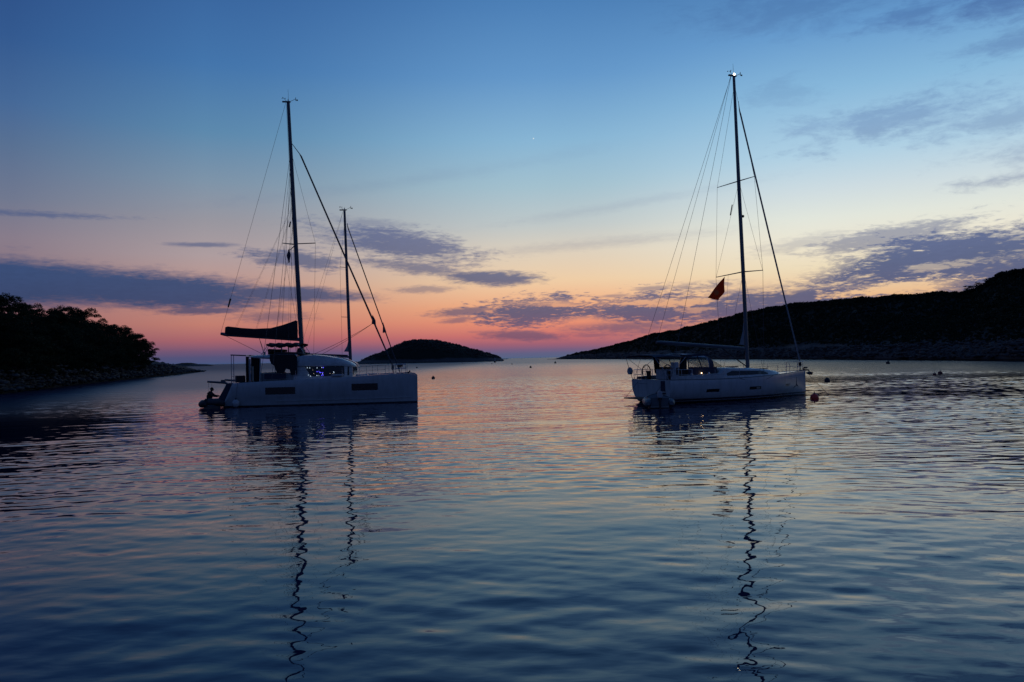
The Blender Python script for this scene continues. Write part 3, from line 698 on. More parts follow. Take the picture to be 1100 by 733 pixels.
# party lights in the saloon windows
lights = [(330.0,395.3,'w'),(332.6,395.4,'w'),(340.5,395.4,'w'),(345.6,395.0,'w'),(347.2,395.0,'b'),(336,397.6,'warm'),(340.5,399.4,'b'),(342.5,399.2,'b'),(344.7,400.5,'b'),(346.4,401.8,'w'),(346.7,400.6,'b'),(331.2,403.0,'w'),(333.6,404.2,'w'),(340.4,403.5,'w'),(342.6,403.6,'w'),(345.6,403.2,'b'),(347,403,'b'),(354.5,401.4,'warm'),(358.4,399.6,'w'),(357.6,401.4,'warm'),(358.7,400.6,'w'),(337,401.5,'warm'),(343.6,400.2,'b')]
CP = R(6.7); hx = Vector((math.cos(CP), math.sin(CP), 0)); nx = Vector((-math.sin(CP), math.cos(CP), 0)); O = Vector((-13.25,57.5,0))
for (px, py, k) in lights:
    d = ray(px, py); C_ = Vector((0,0,EYE)); n_ = nx; t_ = ((O+n_*-2.93-C_).dot(n_))/d.dot(n_); p = C_+d*t_; lx = (p-O).dot(hx); lz = p.z
    MB().ball((lx,-2.93+(.04 if lz > 2.2 else 0),lz), {'w':.022,'b':.03,'warm':.018}[k], 8, 6).build('cabin_light', M[{'w':'led_w','b':'led_b','warm':'led_warm'}[k]], cat)
# cockpit roof, curtains, cockpit furniture
ck = slab(-5.75,-2.2,None,[(-5.8,2.7),(-5.3,2.9),(-2.2,2.95)],[(-5.75,3.42),(-5.2,3.50),(-2.2,3.52)],[(-5.75,3.36),(-5.0,3.24),(-4,3.16),(-2.2,3.1)])
MB().loft(ck).build('cockpit_roof', M['white'], cat, smooth=True)
def curtain(x0, x1, y, z0, z1, name, m, folds=6, amp=.05, seed=0):
    q_ = random.Random(seed); n = folds*6; fr = []; 
    for k in range(n+1):
        x = x0+(x1-x0)*k/n; yy = y+amp*math.sin(k/6*2*math.pi)+q_.uniform(-.01,.01); b_ = z0+.04*math.sin(k*.7)
        fr.append([(x,yy-.012,b_),(x,yy-.012,z1),(x,yy+.012,z1),(x,yy+.012,b_)])
    return MB().loft(fr).build(name, M[m], cat, smooth=True)
curtain(-5.72,-5.52,-2.82,1.62,3.36,'cockpit_curtain','canvas',2,.05,1)
curtain(-5.50,-5.38,-2.84,1.66,3.2,'cockpit_curtain','grey_canvas',1,.03,2)
curtain(-5.36,-4.72,-2.80,1.62,3.3,'cockpit_curtain','canvas',5,.06,3)
curtain(-5.30,-5.16,-2.90,1.66,2.7,'hanging_towel','towel',1,.03,5)
MB().prism([(-4.02,3.08),(-4.02,3.46),(-2.25,3.46),(-2.1,3.3),(-2.1,2.1),(-2.55,2.05),(-2.62,2.42),(-2.9,2.5),(-3.0,2.24),(-3.55,2.26),(-3.72,2.72),(-3.92,2.85)], -2.99, -2.93).build('side_screen', M['canvas'], cat, bevel=.015)
MB().box((-2.3,0,2.2),(.08,4.6,1.15)).build('sliding_door', M['glass'], cat)
cf = MB().box((-3.6,-2.3,1.95),(2.4,.5,.5)).box((-4.6,2.3,1.95),(1.6,.5,.5)).box((-5.6,0,1.95),(.5,3.6,.5)); cf.build('cockpit_seat', M['grey_canvas'], cat, bevel=.05)
MB().box((-3.9,-.9,2.22),(1.1,1.3,.05)).tube([(-3.9,-.9,1.7),(-3.9,-.9,2.2)],.05,8).build('cockpit_table', M['teak'], cat)
MB().box((-6.15,-2.7,1.86),(.62,.6,.46)).build('stern_locker', M['canvas'], cat, bevel=.06)
MB().box((-3.7,-2.75,2.0),(1.5,.12,.34)).tube([(-4.55,-2.9,1.7),(-4.55,-2.9,2.25),(-3.0,-2.9,2.25)],.02,6).build('cockpit_coaming', M['navy'], cat, bevel=.03)
def cat_post(s):
    for x in (-6.72,-6.56): MB().tube([(x,s*2.85,1.6),(x,s*2.85,3.5)], .024, 8).build('arch_post', M['steel'], cat)
    MB().tube([(-6.76,s*2.85,3.5),(-5.7,s*2.85,3.44)], .04, 8).build('arch_rail', M['darkalu'], cat)
    MB().tube([(-4.75,s*2.85,1.6),(-4.7,s*2.85,3.2)], .04, 8).build('roof_post', M['white'], cat)
    MB().tube([(-6.7,s*2.9,1.62),(-6.7,s*2.9,2.05),(-6.35,s*2.9,2.1),(-6.3,s*3.4,2.1),(-6.3,s*3.4,1.62)], .016, 6).build('stern_rail', M['steel'], cat)
mirror(cat_post)
MB().tube([(-6.72,-2.85,3.5),(-6.72,2.85,3.5)], .03, 8).build('arch_rail', M['darkalu'], cat)
# flybridge
MB().loft(slab(-4.3,-2.2,None,[(-4.3,1.9),(-2.2,2.2)],[(-4.3,3.70),(-3.2,3.66),(-2.2,3.62)],[(-4.3,3.45),(-2.2,3.45)],n=5)).build('flybridge_coaming', M['canvas'], cat, smooth=True)
MB().box((-4.35,0,3.78),(1.05,2.4,.16)).box((-4.75,0,3.7),(.2,2.4,.4)).build('flybridge_bench', M['canvas'], cat, bevel=.05)
MB().box((-2.55,-.7,3.75),(.35,.7,.36)).build('helm_console', M['navy'], cat, bevel=.05); MB().box((-2.75,.9,3.7),(.5,.9,.3)).build('helm_seat', M['navy'], cat, bevel=.05)
MB().torus((-2.85,-.7,3.9),.3,.018,'x').build('steering_wheel', M['black'], cat)
bim = []
for k in range(21):
    x = -4.88+2.55*k/20; zt = 4.30+.04*math.sin(k*1.3)-.02*k/20+(-.06 if k in (0,20) else 0); zb = 4.04+.06*math.cos(k*.95)+(.14 if k in (0,20) else 0)
    bim.append([(x,-1.6,zb),(x,-1.62,zt-.12),(x,-.9,zt),(x,.9,zt),(x,1.62,zt-.12),(x,1.6,zb),(x,.8,zt-.06),(x,-.8,zt-.06)])
MB().loft(bim).build('flybridge_bimini', M['canvas'], cat, smooth=True)
def fb(s):
    MB().tube([(-3.8,s*1.5,3.5),(-3.8,s*1.5,4.2)], .045, 8).build('bimini_post', M['darkalu'], cat)
    MB().tube([(-5.25,s*1.6,3.45),(-4.75,s*1.55,4.2)], .022, 6).build('bimini_post', M['steel'], cat)
    MB().tube([(-5.05,s*1.6,3.45),(-4.65,s*1.55,4.2)], .022, 6).build('bimini_post', M['steel'], cat)
    MB().tube([(-2.15,s*1.6,3.5),(-2.6,s*1.55,4.2)], .018, 6).build('bimini_post', M['steel'], cat)
mirror(fb)
# mast and rigging
MB().tube([(-2.80,0,3.3),(-3.05,0,9),(-3.28,0,14.5),(-3.57,0,21.9)], [.165,.165,.155,.12], 14, .65).build('mast', M['darkalu'], cat, smooth=True)
masthead(cat, -3.57, 21.94)
bag = []
for x, zb, zt, w in [(-8.42,4.98,5.30,.05),(-8.38,4.96,5.56,.13),(-8.2,4.93,5.60,.16),(-7.2,4.86,5.47,.18),(-6.3,4.78,5.40,.2),(-5.1,4.70,5.43,.23),(-4.3,4.64,5.62,.25),(-3.6,4.60,5.84,.27),(-3.25,4.58,5.97,.26),(-3.1,4.57,5.90,.22)]:
    m_ = (zb+zt)/2; bag.append([(x,0,zb),(x,-w*.8,zb+.06),(x,-w,m_),(x,-w*.55,zt-.06),(x,0,zt),(x,w*.55,zt-.06),(x,w,m_),(x,w*.8,zb+.06)])
MB().loft(bag).build('sail_bag', M['canvas'], cat, smooth=True)
MB().tube([(-8.72,0,5.08),(-8.4,0,5.02),(-2.92,0,4.56)], [.10,.13,.13], 10).build('boom', M['darkalu'], cat, smooth=True)
wire(cat,'topping_lift',(-8.7,0,5.2),(-3.75,0,21.9),.011)
MB().tube([(-8.17,0,6.98),(-7.99,0,7.6)],[.05,.07],8).build('radar_reflector', M['black'], cat)
for a, b_ in (((-8.35,0,4.9),(-5.5,-.3,3.5)),((-5.95,0,4.75),(-5.5,-.3,3.5)),((-5.95,0,4.75),(-5.42,-.3,3.5))): wire(cat,'mainsheet',a,b_,.014,'rope')
MB().box((-5.46,-.3,3.6),(.12,.1,.2)).build('mainsheet_block', M['black'], cat)
for s in (-1,1):
    MB().tube([(-3.15,0,11.5),(-3.57,s*1.7,11.35)], [.05,.03], 6).build('spreader', M['darkalu'], cat)
    wire(cat,'shroud',(-3.4,s*.05,17.9),(-3.57,s*1.7,11.35),.009); wire(cat,'shroud',(-3.57,s*1.7,11.35),(-2.95,s*.12,4.6),.009)
    wire(cat,'shroud',(-3.4,s*.08,18.4),(-4.55,s*3.75,1.75),.013); wire(cat,'shroud',(-3.3,s*.08,16.9),(-3.75,s*3.8,1.75),.013)
    for xb, zb, zm in ((-7.6,5.5,14.5),(-6.1,5.4,14.5),(-4.6,5.5,13.2)): wire(cat,'lazy_jack',(-3.25,s*.1,zm),(xb,s*.18,zb),.006)
MB().tube([(-3.1,0,11.55),(-1.7,0,11.6)], .035, 6).build('spreader', M['darkalu'], cat)
wire(cat,'diamond_stay',(-3.3,0,17.9),(-1.7,0,11.6),.009); wire(cat,'diamond_stay',(-1.7,0,11.6),(-1.95,0,3.4),.009)
wire(cat,'halyard',(-3.72,0,21.8),(-3.1,-.2,6.2),.008); wire(cat,'halyard',(-3.35,.1,18.2),(-2.6,.3,3.4),.008)
wire(cat,'flag_halyard',(-3.2,-1.25,11.6),(-3.3,-1.6,3.5),.006)
fl = []
for k in range(9): 
    z = 11.0-.95*k/8; w = .06+.12*math.sin(k*.45)**2; fl.append([(-3.25-w,-1.27,z-.08),(-3.25,-1.30,z),(-3.25+w*.6,-1.25,z-.03),(-3.25,-1.22,z)])
MB().loft(fl).build('courtesy_flag', M['navy'], cat, smooth=True)
MB().tube([(-3.3,-1.0,12.6),(-3.2,-1.0,13.0)], .05, 8).build('steaming_light', M['black'], cat)
MB().tube([(-3.34,0,18.9),(-2.78,0,18.15),(-2.66,0,17.95),(.6,0,10.35),(2.5,0,5.95),(3.95,0,2.55)], [.022,.03,.06,.062,.068,.05], 8).build('furled_genoa', M['darksail'], cat, smooth=True)
MB().prism([(2.50,6.3),(2.72,5.9),(2.75,5.55),(2.42,5.62)], -.02, .02).build('genoa_clew', M['darksail'], cat)
wire(cat,'genoa_sheet',(2.44,0,5.62),(-1.4,-2.2,3.42),.014,'rope',.12); wire(cat,'genoa_sheet',(2.44,0,5.62),(-1.4,2.2,3.42),.014,'rope',.1)
MB().tube([(3.96,0,2.25),(3.98,0,2.55)], .11, 12).tube([(3.98,0,1.98),(3.96,0,2.3)],.03,8).build('furler_drum', M['black'], cat)
for s in (-1,1): wire(cat,'bridle',(3.97,0,2.2),(4.75,s*2.6,1.85),.012)
stanchions(cat, [(x,-(3.14+cat_w(x)-.1),cat_sheer(x)) for x in (-1.9,-.3,1.3,2.5,3.4,4.3)], .62)
stanchions(cat, [(x,(3.14+cat_w(x)-.1),cat_sheer(x)) for x in (-1.9,-.3,1.3,2.5,3.4,4.3)], .62)
def pulpit(s):
    p = MB(); a = (4.85,s*3.42,1.98); b_ = (5.75,s*3.22,1.99)
    for z in (.34,.64): p.tube([(a[0],a[1],a[2]+z),(b_[0],b_[1],b_[2]+z),(b_[0]-.05,s*2.95,b_[2]+z),(4.85,s*2.86,1.98+z)], .017, 6)
    for q_ in (a, b_, (4.85,s*2.86,1.95),(5.3,s*3.32,1.98)): p.tube([q_,(q_[0],q_[1],2.63)], .017, 6)
    p.build('pulpit', M['steel'], cat)
    MB().box((5.3,s*3.32,2.52),(.22,.16,.2)).build('bow_seat', M['teak'], cat)
    MB().tube([(5.95,s*3.17,2.0),(5.95,s*3.17,2.12)], .06, 8).build('navigation_light', M['darkred'] if s > 0 else M['darkred'], cat)
mirror(pulpit)
for x, y in ((2.4,-1.6),(2.9,1.7)): MB().box((x,y,1.92),(.9,.7,.14)).build('deck_hatch', M['white'], cat, bevel=.04)
# davits
for s in (-1,1):
    MB().tube([(-7.0,s*2.45,1.45),(-7.25,s*2.45,1.62),(-8.5,s*2.45,1.72)], [.09,.08,.065], 8).box((-7.4,s*2.45,1.74),(.3,.14,.16)).tube([(-7.1,s*2.45,1.5),(-6.5,s*2.45,1.1)],.05,6).build('davit', M['darkalu'], cat)
for y in (-2.4,): 
    for dx in (-8.42,-8.2): wire(cat,'davit_line',(dx,y,1.7),(dx,y-.05,.5),.008,'rope')
MB().box((-6.75,0,.75),(.9,2.2,.12)).box((-6.9,0,.9),(.3,1.8,.2)).build('swim_platform', M['navy'], cat, bevel=.03)
RIG = ('mast','boom','sail_bag','topping_lift','radar_reflector','mainsheet','shroud','spreader','lazy_jack','halyard','flag_halyard','courtesy_flag','steaming_light','furled_genoa','genoa','furler','bridle','bowsprit','vhf','wind','anemo','anchor_l','diamond')
for o in [q_ for q_ in bpy.data.objects if q_.parent == cat]:
    if o.name.startswith('cabin_light'): continue
    rig = o.name.startswith(RIG); fly = o.name.startswith(('flybridge','helm','steering','bimini'))
    for v_ in o.data.vertices:
        x, y, z = v_.co
        xa = .957*x+.05 if o.name.startswith(('hull','rubbing','stern_steps','bridge_deck','stanchion','lifeline','pulpit','navigation','bow_seat','trampoline')) else .945*x+.20
        xb = .95*x+.80
        if rig: tt = min(1, abs(y)/3.8); v_.co.x = xb*(1-tt)+xa*tt; v_.co.z = z if z < 3.5 else 3.5+(z-3.5)*.988
        elif fly: v_.co.x = .95*x+.56
        else: v_.co.x = xa
# fender hanging at the quarter
fd = empty('fender', (0,0,0), 0, 'round white fender hanging by the stern quarter of the catamaran', 'fender')
pf = O+hx*(-5.6)+nx*(-4.16)
fd.location = (pf.x, pf.y, 0)
MB().ball((0,0,.28),(.24,.24,.27),16,11).build('fender_ball', M['white'], fd, smooth=True)
MB().tube([(0,0,.5),(0,0,.62)],.05,8).build('fender_eye', M['black'], fd); wire(fd,'fender_rope',(0,0,.6),(.02,.33,1.6),.010,'rope')

# ---------- dinghies
def dinghy(name, label, loc, rz, motor=True):
    d = empty(name, loc, rz, label, 'dinghy', 'tenders of the boats')
    L = 2.9; path = []; rad = []
    for k in range(29):
        u = k/28.; a = math.pi*(u-.5)
        # horseshoe of tube: stern cones, straight sides, rounded bow
        if u < .3: x = -1.5+2.1*u/.3; y = -.62; 
        elif u > .7: x = -1.5+2.1*(1-u)/.3; y = .62
        else: th = math.pi*(u-.3)/.4; x = .6+.78*math.sin(th); y = -.62*math.cos(th)
        path.append((x, y, .27+max(0, x-.5)**2*.22)); rad.append(.225 if .04 < u < .96 else (.10 if u in (0.,1.) else .2))
    MB().tube(path, rad, 14).build('inflatable_tube', M['rubber' if motor else 'dark_rubber'], d, smooth=True)
    MB().prism([(-1.25,.10),(-1.22,.02),(.9,-.02),(1.15,.18),(1.0,.2),(-1.2,.16)], -.5, .5).build('floor', M['deck'], d)
    MB().box((-1.25,0,.33),(.06,1.0,.46)).build('transom', M['rubber'], d, bevel=.01)
    MB().box((-.15,0,.42),(.24,1.0,.05)).build('seat', M['deck'], d, bevel=.015)
    MB().tube([(-.9,-.62,.50),(.6,-.62,.50),(1.2,-.3,.62),(1.3,0,.66),(1.2,.3,.62),(.6,.62,.50),(-.9,.62,.50)], .012, 5).build('grab_line', M['black'], d)
    if motor:
        o_ = MB().loft([[(x+dx*.9, y*w, z) for dx, y in ((-.17,-.10),(-.17,.10),(.0,.13),(.14,.09),(.14,-.09),(.0,-.13))] for z, w, x, in ((.58,.7,-1.42),(.66,1.,-1.42),(.84,1.,-1.43),(.92,.6,-1.42))])
        mo = o_.build('outboard_motor', M['grey_canvas'], d, smooth=True)
        MB().tube([(-1.44,0,.6),(-1.46,0,-.25)], .055, 8).box((-1.46,0,-.1),(.2,.2,.02)).box((-1.3,0,.5),(.2,.2,.14)).build('motor_leg', M['black'], mo)
        MB().tube([(-1.3,.02,.72),(-.9,.06,.78)], .02, 6).build('tiller', M['black'], mo)
    return d
pd_ = O+hx*(-7.32)+nx*(-3.3)
dinghy('dinghy', 'dark inflatable dinghy under the catamaran davits with a person sitting in it', (pd_.x, pd_.y, 0), R(-71), False)
dinghy('dinghy', 'grey inflatable dinghy with an outboard, tied stern out behind the red flagged sloop', (8.12, 44.75, .03), R(84))

# ---------- person in the dinghy (one continuous skinned body, seated, facing the catamaran, reaching forward)
per = empty('person', (pd_.x, pd_.y, -.14), CP, 'person in dark clothes sitting in the dinghy and reaching towards the catamaran stern', 'person')
def skinned(name, verts, edges, radii, m, parent, root=0, sub=2):
    me = bpy.data.meshes.new(name); me.from_pydata(verts, edges, []); o = bpy.data.objects.new(name, me); COL.objects.link(o); o.parent = parent
    sk_ = o.modifiers.new('skin', 'SKIN'); sk_.use_smooth_shade = True
    if not me.skin_vertices: 
        bm = bmesh.new(); bm.from_mesh(me); bm.verts.layers.skin.verify(); bm.to_mesh(me); bm.free()
    for i, r_ in enumerate(radii): me.skin_vertices[0].data[i].radius = (r_, r_) if not isinstance(r_, tuple) else r_
    me.skin_vertices[0].data[root].use_root = True
    sb = o.modifiers.new('sub', 'SUBSURF'); sb.levels = sub; sb.render_levels = sub
    me.materials.append(m); return o
# x towards the catamaran; seated on the outer tube at z .5
V_ = [(-.18,0,.56),(-.17,0,.74),(-.12,0,.92),(-.09,0,1.05),(-.05,0,1.13),(-.02,0,1.21),(0,0,1.30),   # pelvis, belly, chest, neck base, neck, head
      (-.10,-.18,1.02),(.08,-.24,.84),(.30,-.18,.80),(.37,-.17,.79),                     # right arm
      (-.10,.18,1.02),(.10,.24,.86),(.33,.16,.84),(.40,.15,.83),                         # left arm
      (-.14,-.10,.52),(.25,-.14,.58),(.32,-.14,.25),(.42,-.15,.19),                      # right leg
      (-.14,.10,.52),(.26,.14,.56),(.36,.14,.25),(.46,.15,.19)]
E_ = [(0,1),(1,2),(2,3),(3,4),(4,5),(5,6),(3,7),(7,8),(8,9),(9,10),(3,11),(11,12),(12,13),(13,14),(0,15),(15,16),(16,17),(17,18),(0,19),(19,20),(20,21),(21,22)]
RD = [.20,.18,.21,.14,.06,.095,.085,.11,.055,.036,.04,.085,.055,.036,.04,.11,.075,.05,.05,.11,.075,.05,.05]
per.scale = (1.12,1.12,1.12)
V_ = [(x, y, z-.02) for x, y, z in V_]
body = skinned('body', V_, E_, RD, M['cloth'], per)
fg = MB()
for (cx, cy, cz) in ((.37,-.17,.77),(.40,.15,.81)):
    sg = -1 if cy < 0 else 1
    fg.ball((cx+.03,cy,cz),(.05,.042,.018),10,7)
    for k, (oy, ln) in enumerate(((-.03,.065),(-.01,.08),(.011,.075),(.03,.058))):
        fg.tube([(cx+.05,cy+oy,cz),(cx+.08+ln*.3,cy+oy*1.1,cz-.004),(cx+.08+ln*.75,cy+oy*1.1,cz-.03),(cx+.07+ln*.8,cy+oy*1.1,cz-.055)],[.011,.010,.009,.007],6)
    fg.tube([(cx+.01,cy-sg*.03,cz),(cx+.04,cy-sg*.065,cz-.012),(cx+.07,cy-sg*.075,cz-.03)],[.013,.011,.008],6)
fg.build('hands', M['skin'], per, smooth=True)
fc_ = MB().ball((.035,0,1.21),(.068,.062,.10),14,10).ball((.105,0,1.19),(.022,.014,.022),8,6).ball((.092,.026,1.215),(.01,.012,.008),8,6).ball((.092,-.026,1.215),(.01,.012,.008),8,6).ball((.088,0,1.15),(.014,.024,.008),8,6)
fc_.ball((.0,.095,1.2),(.018,.012,.03),8,6).ball((.0,-.095,1.2),(.018,.012,.03),8,6).build('face', M['skin'], per, smooth=True)
MB().ball((-.015,0,1.255),(.10,.098,.085),16,10).build('hair', M['hair'], per, smooth=True)

# ---------- right hand sloop
mono = empty('sailing_yacht', (8.4, 48.7, 0), R(26), 'white sloop with a red flag in its rigging and a lit anchor light', 'sailboat', 'monohull sailing yachts')
def mo_w(x): return interp(x, [(0,1.98),(1.5,2.06),(4,2.12),(6,2.08),(7.5,1.9),(9,1.55),(10.5,1.02),(11.6,.56),(12.3,.25),(12.7,.09),(12.8,.03)])
def mo_s(x): return interp(x, [(0,1.42),(3.5,1.38),(6,1.42),(9,1.52),(12.8,1.68)])
rings = []
for x in [0,.05,.6,1.5,2.5,3.5,5,6,7,8,9,9.8,10.5,11.1,11.6,12,12.35,12.6,12.74,12.8]:
    w = mo_w(x); z = mo_s(x); wl = interp(x, [(0,.80),(4,.88),(7,.86),(9,.74),(11,.50),(12.3,.5),(12.8,.95)]); kd = interp(x, [(0,.02),(1.5,-.12),(4,-.5),(8,-.6),(11,-.45),(12.5,-.35),(12.8,-.3)])
    xo = interp(x, [(0,1.),(3,0)]) 
    half = [(0,kd),(.4*w*wl,kd*.8),(.8*w*wl,kd*.25),(w*wl*.95,.10),(w*(wl*.35+.63),.42),(w*.985,.78),(w,z*.8),(w,z-.06),(w-.02,z)]
    f_ = lambda zz: x+xo*max(0,(.9-zz))*.10
    rings.append([(f_(zz),y,zz) for y,zz in half]+[(f_(zz),-y,zz) for y,zz in reversed(half[1:])])
MB().loft(rings).build('hull', M['mono_hull'], mono, smooth=True)
def mo_y(x, z):   # hull side half-beam at height
    w = mo_w(x); wl = interp(x, [(0,.80),(4,.88),(7,.86),(9,.74),(11,.50),(12.3,.5),(12.8,.95)])
    return interp(z, [(.10,w*wl*.95),(.42,w*(wl*.35+.63)),(.78,w*.985),(mo_s(x)*.8,w)])
def hull_patch(name, x0, x1, z0, z1, s, m, proud=.010, n=8):
    ring = []
    for k in range(n+1):
        x = x0+(x1-x0)*k/n
        ring.append([(x,s*(mo_y(x,z0)+proud),z0),(x,s*(mo_y(x,z1)+proud),z1),(x,s*(mo_y(x,z1)-.04),z1),(x,s*(mo_y(x,z0)-.04),z0)])
    return MB().loft(ring).build(name, M[m], mono)
for s in (-1,1):
    hull_patch('hull_window', 2.62,3.58,.62,.80,s,'glass'); hull_patch('hull_window', 6.0,7.05,.66,.84,s,'glass'); hull_patch('hull_window', 9.75,10.3,.74,.88,s,'glass')
    hull_patch('window_curtain', 6.62,6.95,.69,.80,s,'towel',.014,3); hull_patch('window_curtain', 9.92,10.25,.77,.85,s,'towel',.014,3)
    MB().tube([(x,s*(mo_w(x)-.01),mo_s(x)+.01) for x in np.linspace(.05,12.7,22)], .022, 6).build('toe_rail', M['alu'], mono)
# three pointed emblem near the bow
for s in (-1,1):
    e = MB()
    def tri(pts):
        v_ = [(x, s*(mo_y(x,z)+.012), z) for x, z in pts]+[(x, s*(mo_y(x,z)-.02), z) for x, z in pts]; e.add(v_, [(0,1,2),(3,5,4),(0,3,4,1),(1,4,5,2),(2,5,3,0)])
    cx_, cz_ = 11.32, .76
    tri([(cx_-.06,cz_),(cx_+.07,cz_),(cx_+.02,cz_+.52)]); tri([(cx_-.05,cz_+.05),(cx_+.01,cz_-.07),(cx_-.46,cz_-.24)]); tri([(cx_+.0,cz_-.05),(cx_+.07,cz_+.05),(cx_+.34,cz_-.14)])
    e.build('bow_emblem', M['navy'], mono)
# deck structures
cr = []
for x, w, z in [(4.2,1.45,1.92),(4.6,1.42,2.02),(6,1.34,1.98),(7.4,1.2,1.94),(8.6,1.0,1.84),(9.6,.72,1.72),(10.2,.45,1.58)]:
    zb = mo_s(x)-.05; cr.append([(x,-w-.14,zb),(x,-w,z-.08),(x,-w+.12,z),(x,0,z+.05),(x,w-.12,z),(x,w,z-.08),(x,w+.14,zb)])
MB().loft(cr).build('coachroof', M['white'], mono, smooth=True)
for s in (-1,1):
    ring = []
    for k in range(9):
        x = 4.7+3.7*k/8; w = interp(x, [(4.6,1.42),(6,1.34),(7.4,1.2),(8.6,1.0)]); z = interp(x, [(4.6,2.02),(6,1.98),(7.4,1.94),(8.6,1.84)])-.10; zb = mo_s(x)-.05
        q1 = .35; q2 = .85; A = lambda q_: (w+.14*(1-q_)+.012, zb+(z+.02-zb)*q_)
        a, b_ = A(q1), A(q2 if k not in (0,8) else .6); ring.append([(x,s*a[0],a[1]),(x,s*b_[0],b_[1]),(x,s*(b_[0]-.05),b_[1]),(x,s*(a[0]-.05),a[1])])
    MB().loft(ring).build('cabin_window', M['glass'], mono)
    MB().prism([(.5,1.36),(.6,1.62),(4.0,1.72),(4.3,1.95),(4.4,1.36)], s*1.42, s*1.72).build('cockpit_coaming', M['white'], mono, bevel=.03)
    MB().tube([(3.2,s*1.57,1.66),(3.2,s*1.57,1.82)], [.10,.07], 12).build('winch', M['steel'], mono); MB().tube([(1.9,s*1.57,1.66),(1.9,s*1.57,1.8)], [.09,.06], 12).build('winch', M['steel'], mono)
    wh = MB().torus((.5,s*1.1,1.88),.44,.03,'x')
    for a in range(6): wh.tube([(.5,s*1.1,1.88),(.5,s*1.1+.44*math.cos(a*math.pi/3),1.88+.44*math.sin(a*math.pi/3))],.013,5)
    wh.build('steering_wheel', M['black'], mono)
    MB().box((.68,s*1.1,1.66),(.2,.26,.58)).build('helm_pedestal', M['black'], mono, bevel=.04)
for x, y in ((8.9,0),(6.4,0)): MB().box((x,y,interp(x,[(6.4,2.06),(8.9,1.88)])),(.6,.6,.06)).build('deck_hatch', M['glass'], mono, bevel=.02)
MB().box((2.6,0,1.72),(1.4,.7,.5)).build('cockpit_table', M['teak'], mono, bevel=.04)
MB().box((.75,-.55,1.74),(.75,1.0,.62)).build('stern_locker', M['grey_canvas'], mono, bevel=.04)
pn = MB().box((.62,-1.62,1.94),(.26,.46,1.06)).build('helm_backrest', M['white'], mono, bevel=.03); MB().box((.60,-1.857,1.93),(.14,.02,.42)).build('backrest_slot', M['black'], pn)
MB().box((.16,1.25,1.52),(.26,.5,.16)).build('helm_seat', M['navy'], mono, bevel=.04)
# transom detail: seam, open gate, locker line
for (y0,y1,z0,z1,nm,mt) in ((-1.45,-1.05,.75,1.36,'transom_gate','navy'),(-1.5,-.6,.58,.66,'transom_vent','black')):
    MB().box((.0+.006*(1),(y0+y1)/2,(z0+z1)/2),(.06,y1-y0,z1-z0)).build(nm, M[mt], mono)
MB().box((.03,.4,1.16),(.05,1.6,.015)).build('transom_seam', M['black'], mono)
MB().box((-.52,0,.30),(1.1,2.7,.07)).build('swim_platform', M['teak'], mono, bevel=.02)
for s in (-1,1): wire(mono,'platform_line',(-.95,s*1.3,.33),(.05,s*1.35,1.3),.010,'rope')
# sprayhood and bimini
def arch(x, w, z0, z1, n=12):   # points from starboard foot over the top to port
    pts = []
    for k in range(n+1):
        a = math.pi*k/n; c_ = math.cos(a); s__ = math.sin(a)
        pts.append((x, -w*math.copysign(abs(c_)**.55, c_), z0+(z1-z0)*s__**.55))
    return pts
def shell(arches, k0, k1, name, m, th=.02, parent=None):
    rr = []
    for a in arches:
        seg = a[k0:k1+1]; rr.append([Vector(p) for p in seg]+[Vector(p)*1-Vector((0,0,th)) for p in reversed(seg)])
    return MB().loft(rr).build(name, M[m], parent or mono, smooth=True)
A0, A1, A2, A3, A4 = arch(1.75,1.5,1.75,2.96), arch(2.4,1.5,1.75,2.98), arch(3.35,1.46,1.8,2.92), arch(4.0,1.42,1.85,2.62), arch(4.85,1.3,1.95,2.06)
shell([A0,A1,A2],3,9,'sprayhood_top','grey_canvas'); shell([A2,arch(3.75,1.44,1.82,2.78)],0,12,'sprayhood_front','navy')
shell([arch(3.75,1.44,1.82,2.78),A4],2,10,'windscreen','vinyl',.006)
for s, (k0,k1) in ((-1,(0,3)),(1,(9,12))):
    shell([A0,A1,A2],k0,k1,'side_window','vinyl',.006)
    y = s*1.5
    MB().tube([(1.74,y*.995,1.72),(1.74,y*.99,2.75)],.035,6).build('sprayhood_frame',M['navy'],mono)
    MB().tube([(2.95,y*.98,1.75),(2.45,y*.97,2.84)],.03,6).build('sprayhood_frame',M['navy'],mono)
    MB().prism([(1.75,1.65),(3.9,1.75),(3.9,2.1),(3.3,2.12),(1.75,2.16)], y-s*.02, y+s*.01).build('sprayhood_skirt',M['navy'],mono)
    MB().prism([(1.72,2.70),(2.1,2.78),(3.0,2.82),(3.45,2.78),(3.3,2.90),(2.4,2.93),(1.72,2.92)], y*.95-s*.05, y*.95+s*.01).build('sprayhood_edge',M['navy'],mono)
    MB().prism([(1.72,2.86),(1.25,2.9),(1.35,1.75),(1.72,1.75)][::-1], y*.93-s*.02, y*.93+s*.0).build('side_curtain',M['canvas'],mono) if s > 0 else MB().prism([(1.70,2.9),(1.22,2.9),(1.5,2.5),(1.30,1.75),(1.70,1.75)], y*.93, y*.93+.02).build('side_curtain',M['canvas'],mono)
for a in (A0, A2): MB().tube(a,.02,6).build('sprayhood_hoop',M['steel'],mono,smooth=True)
bm_ = []
for k in range(9):
    x = -.75+2.4*k/8; zt = 2.84+.14*math.sin(math.pi*(k/8*.75+.2)); w = 1.5
    seg = [(x,-w,zt-.14),(x,-w*.8,zt-.03),(x,0,zt+.02),(x,w*.8,zt-.03),(x,w,zt-.14)]; bm_.append([Vector(p) for p in seg]+[Vector(p)-Vector((0,0,.025)) for p in reversed(seg)])
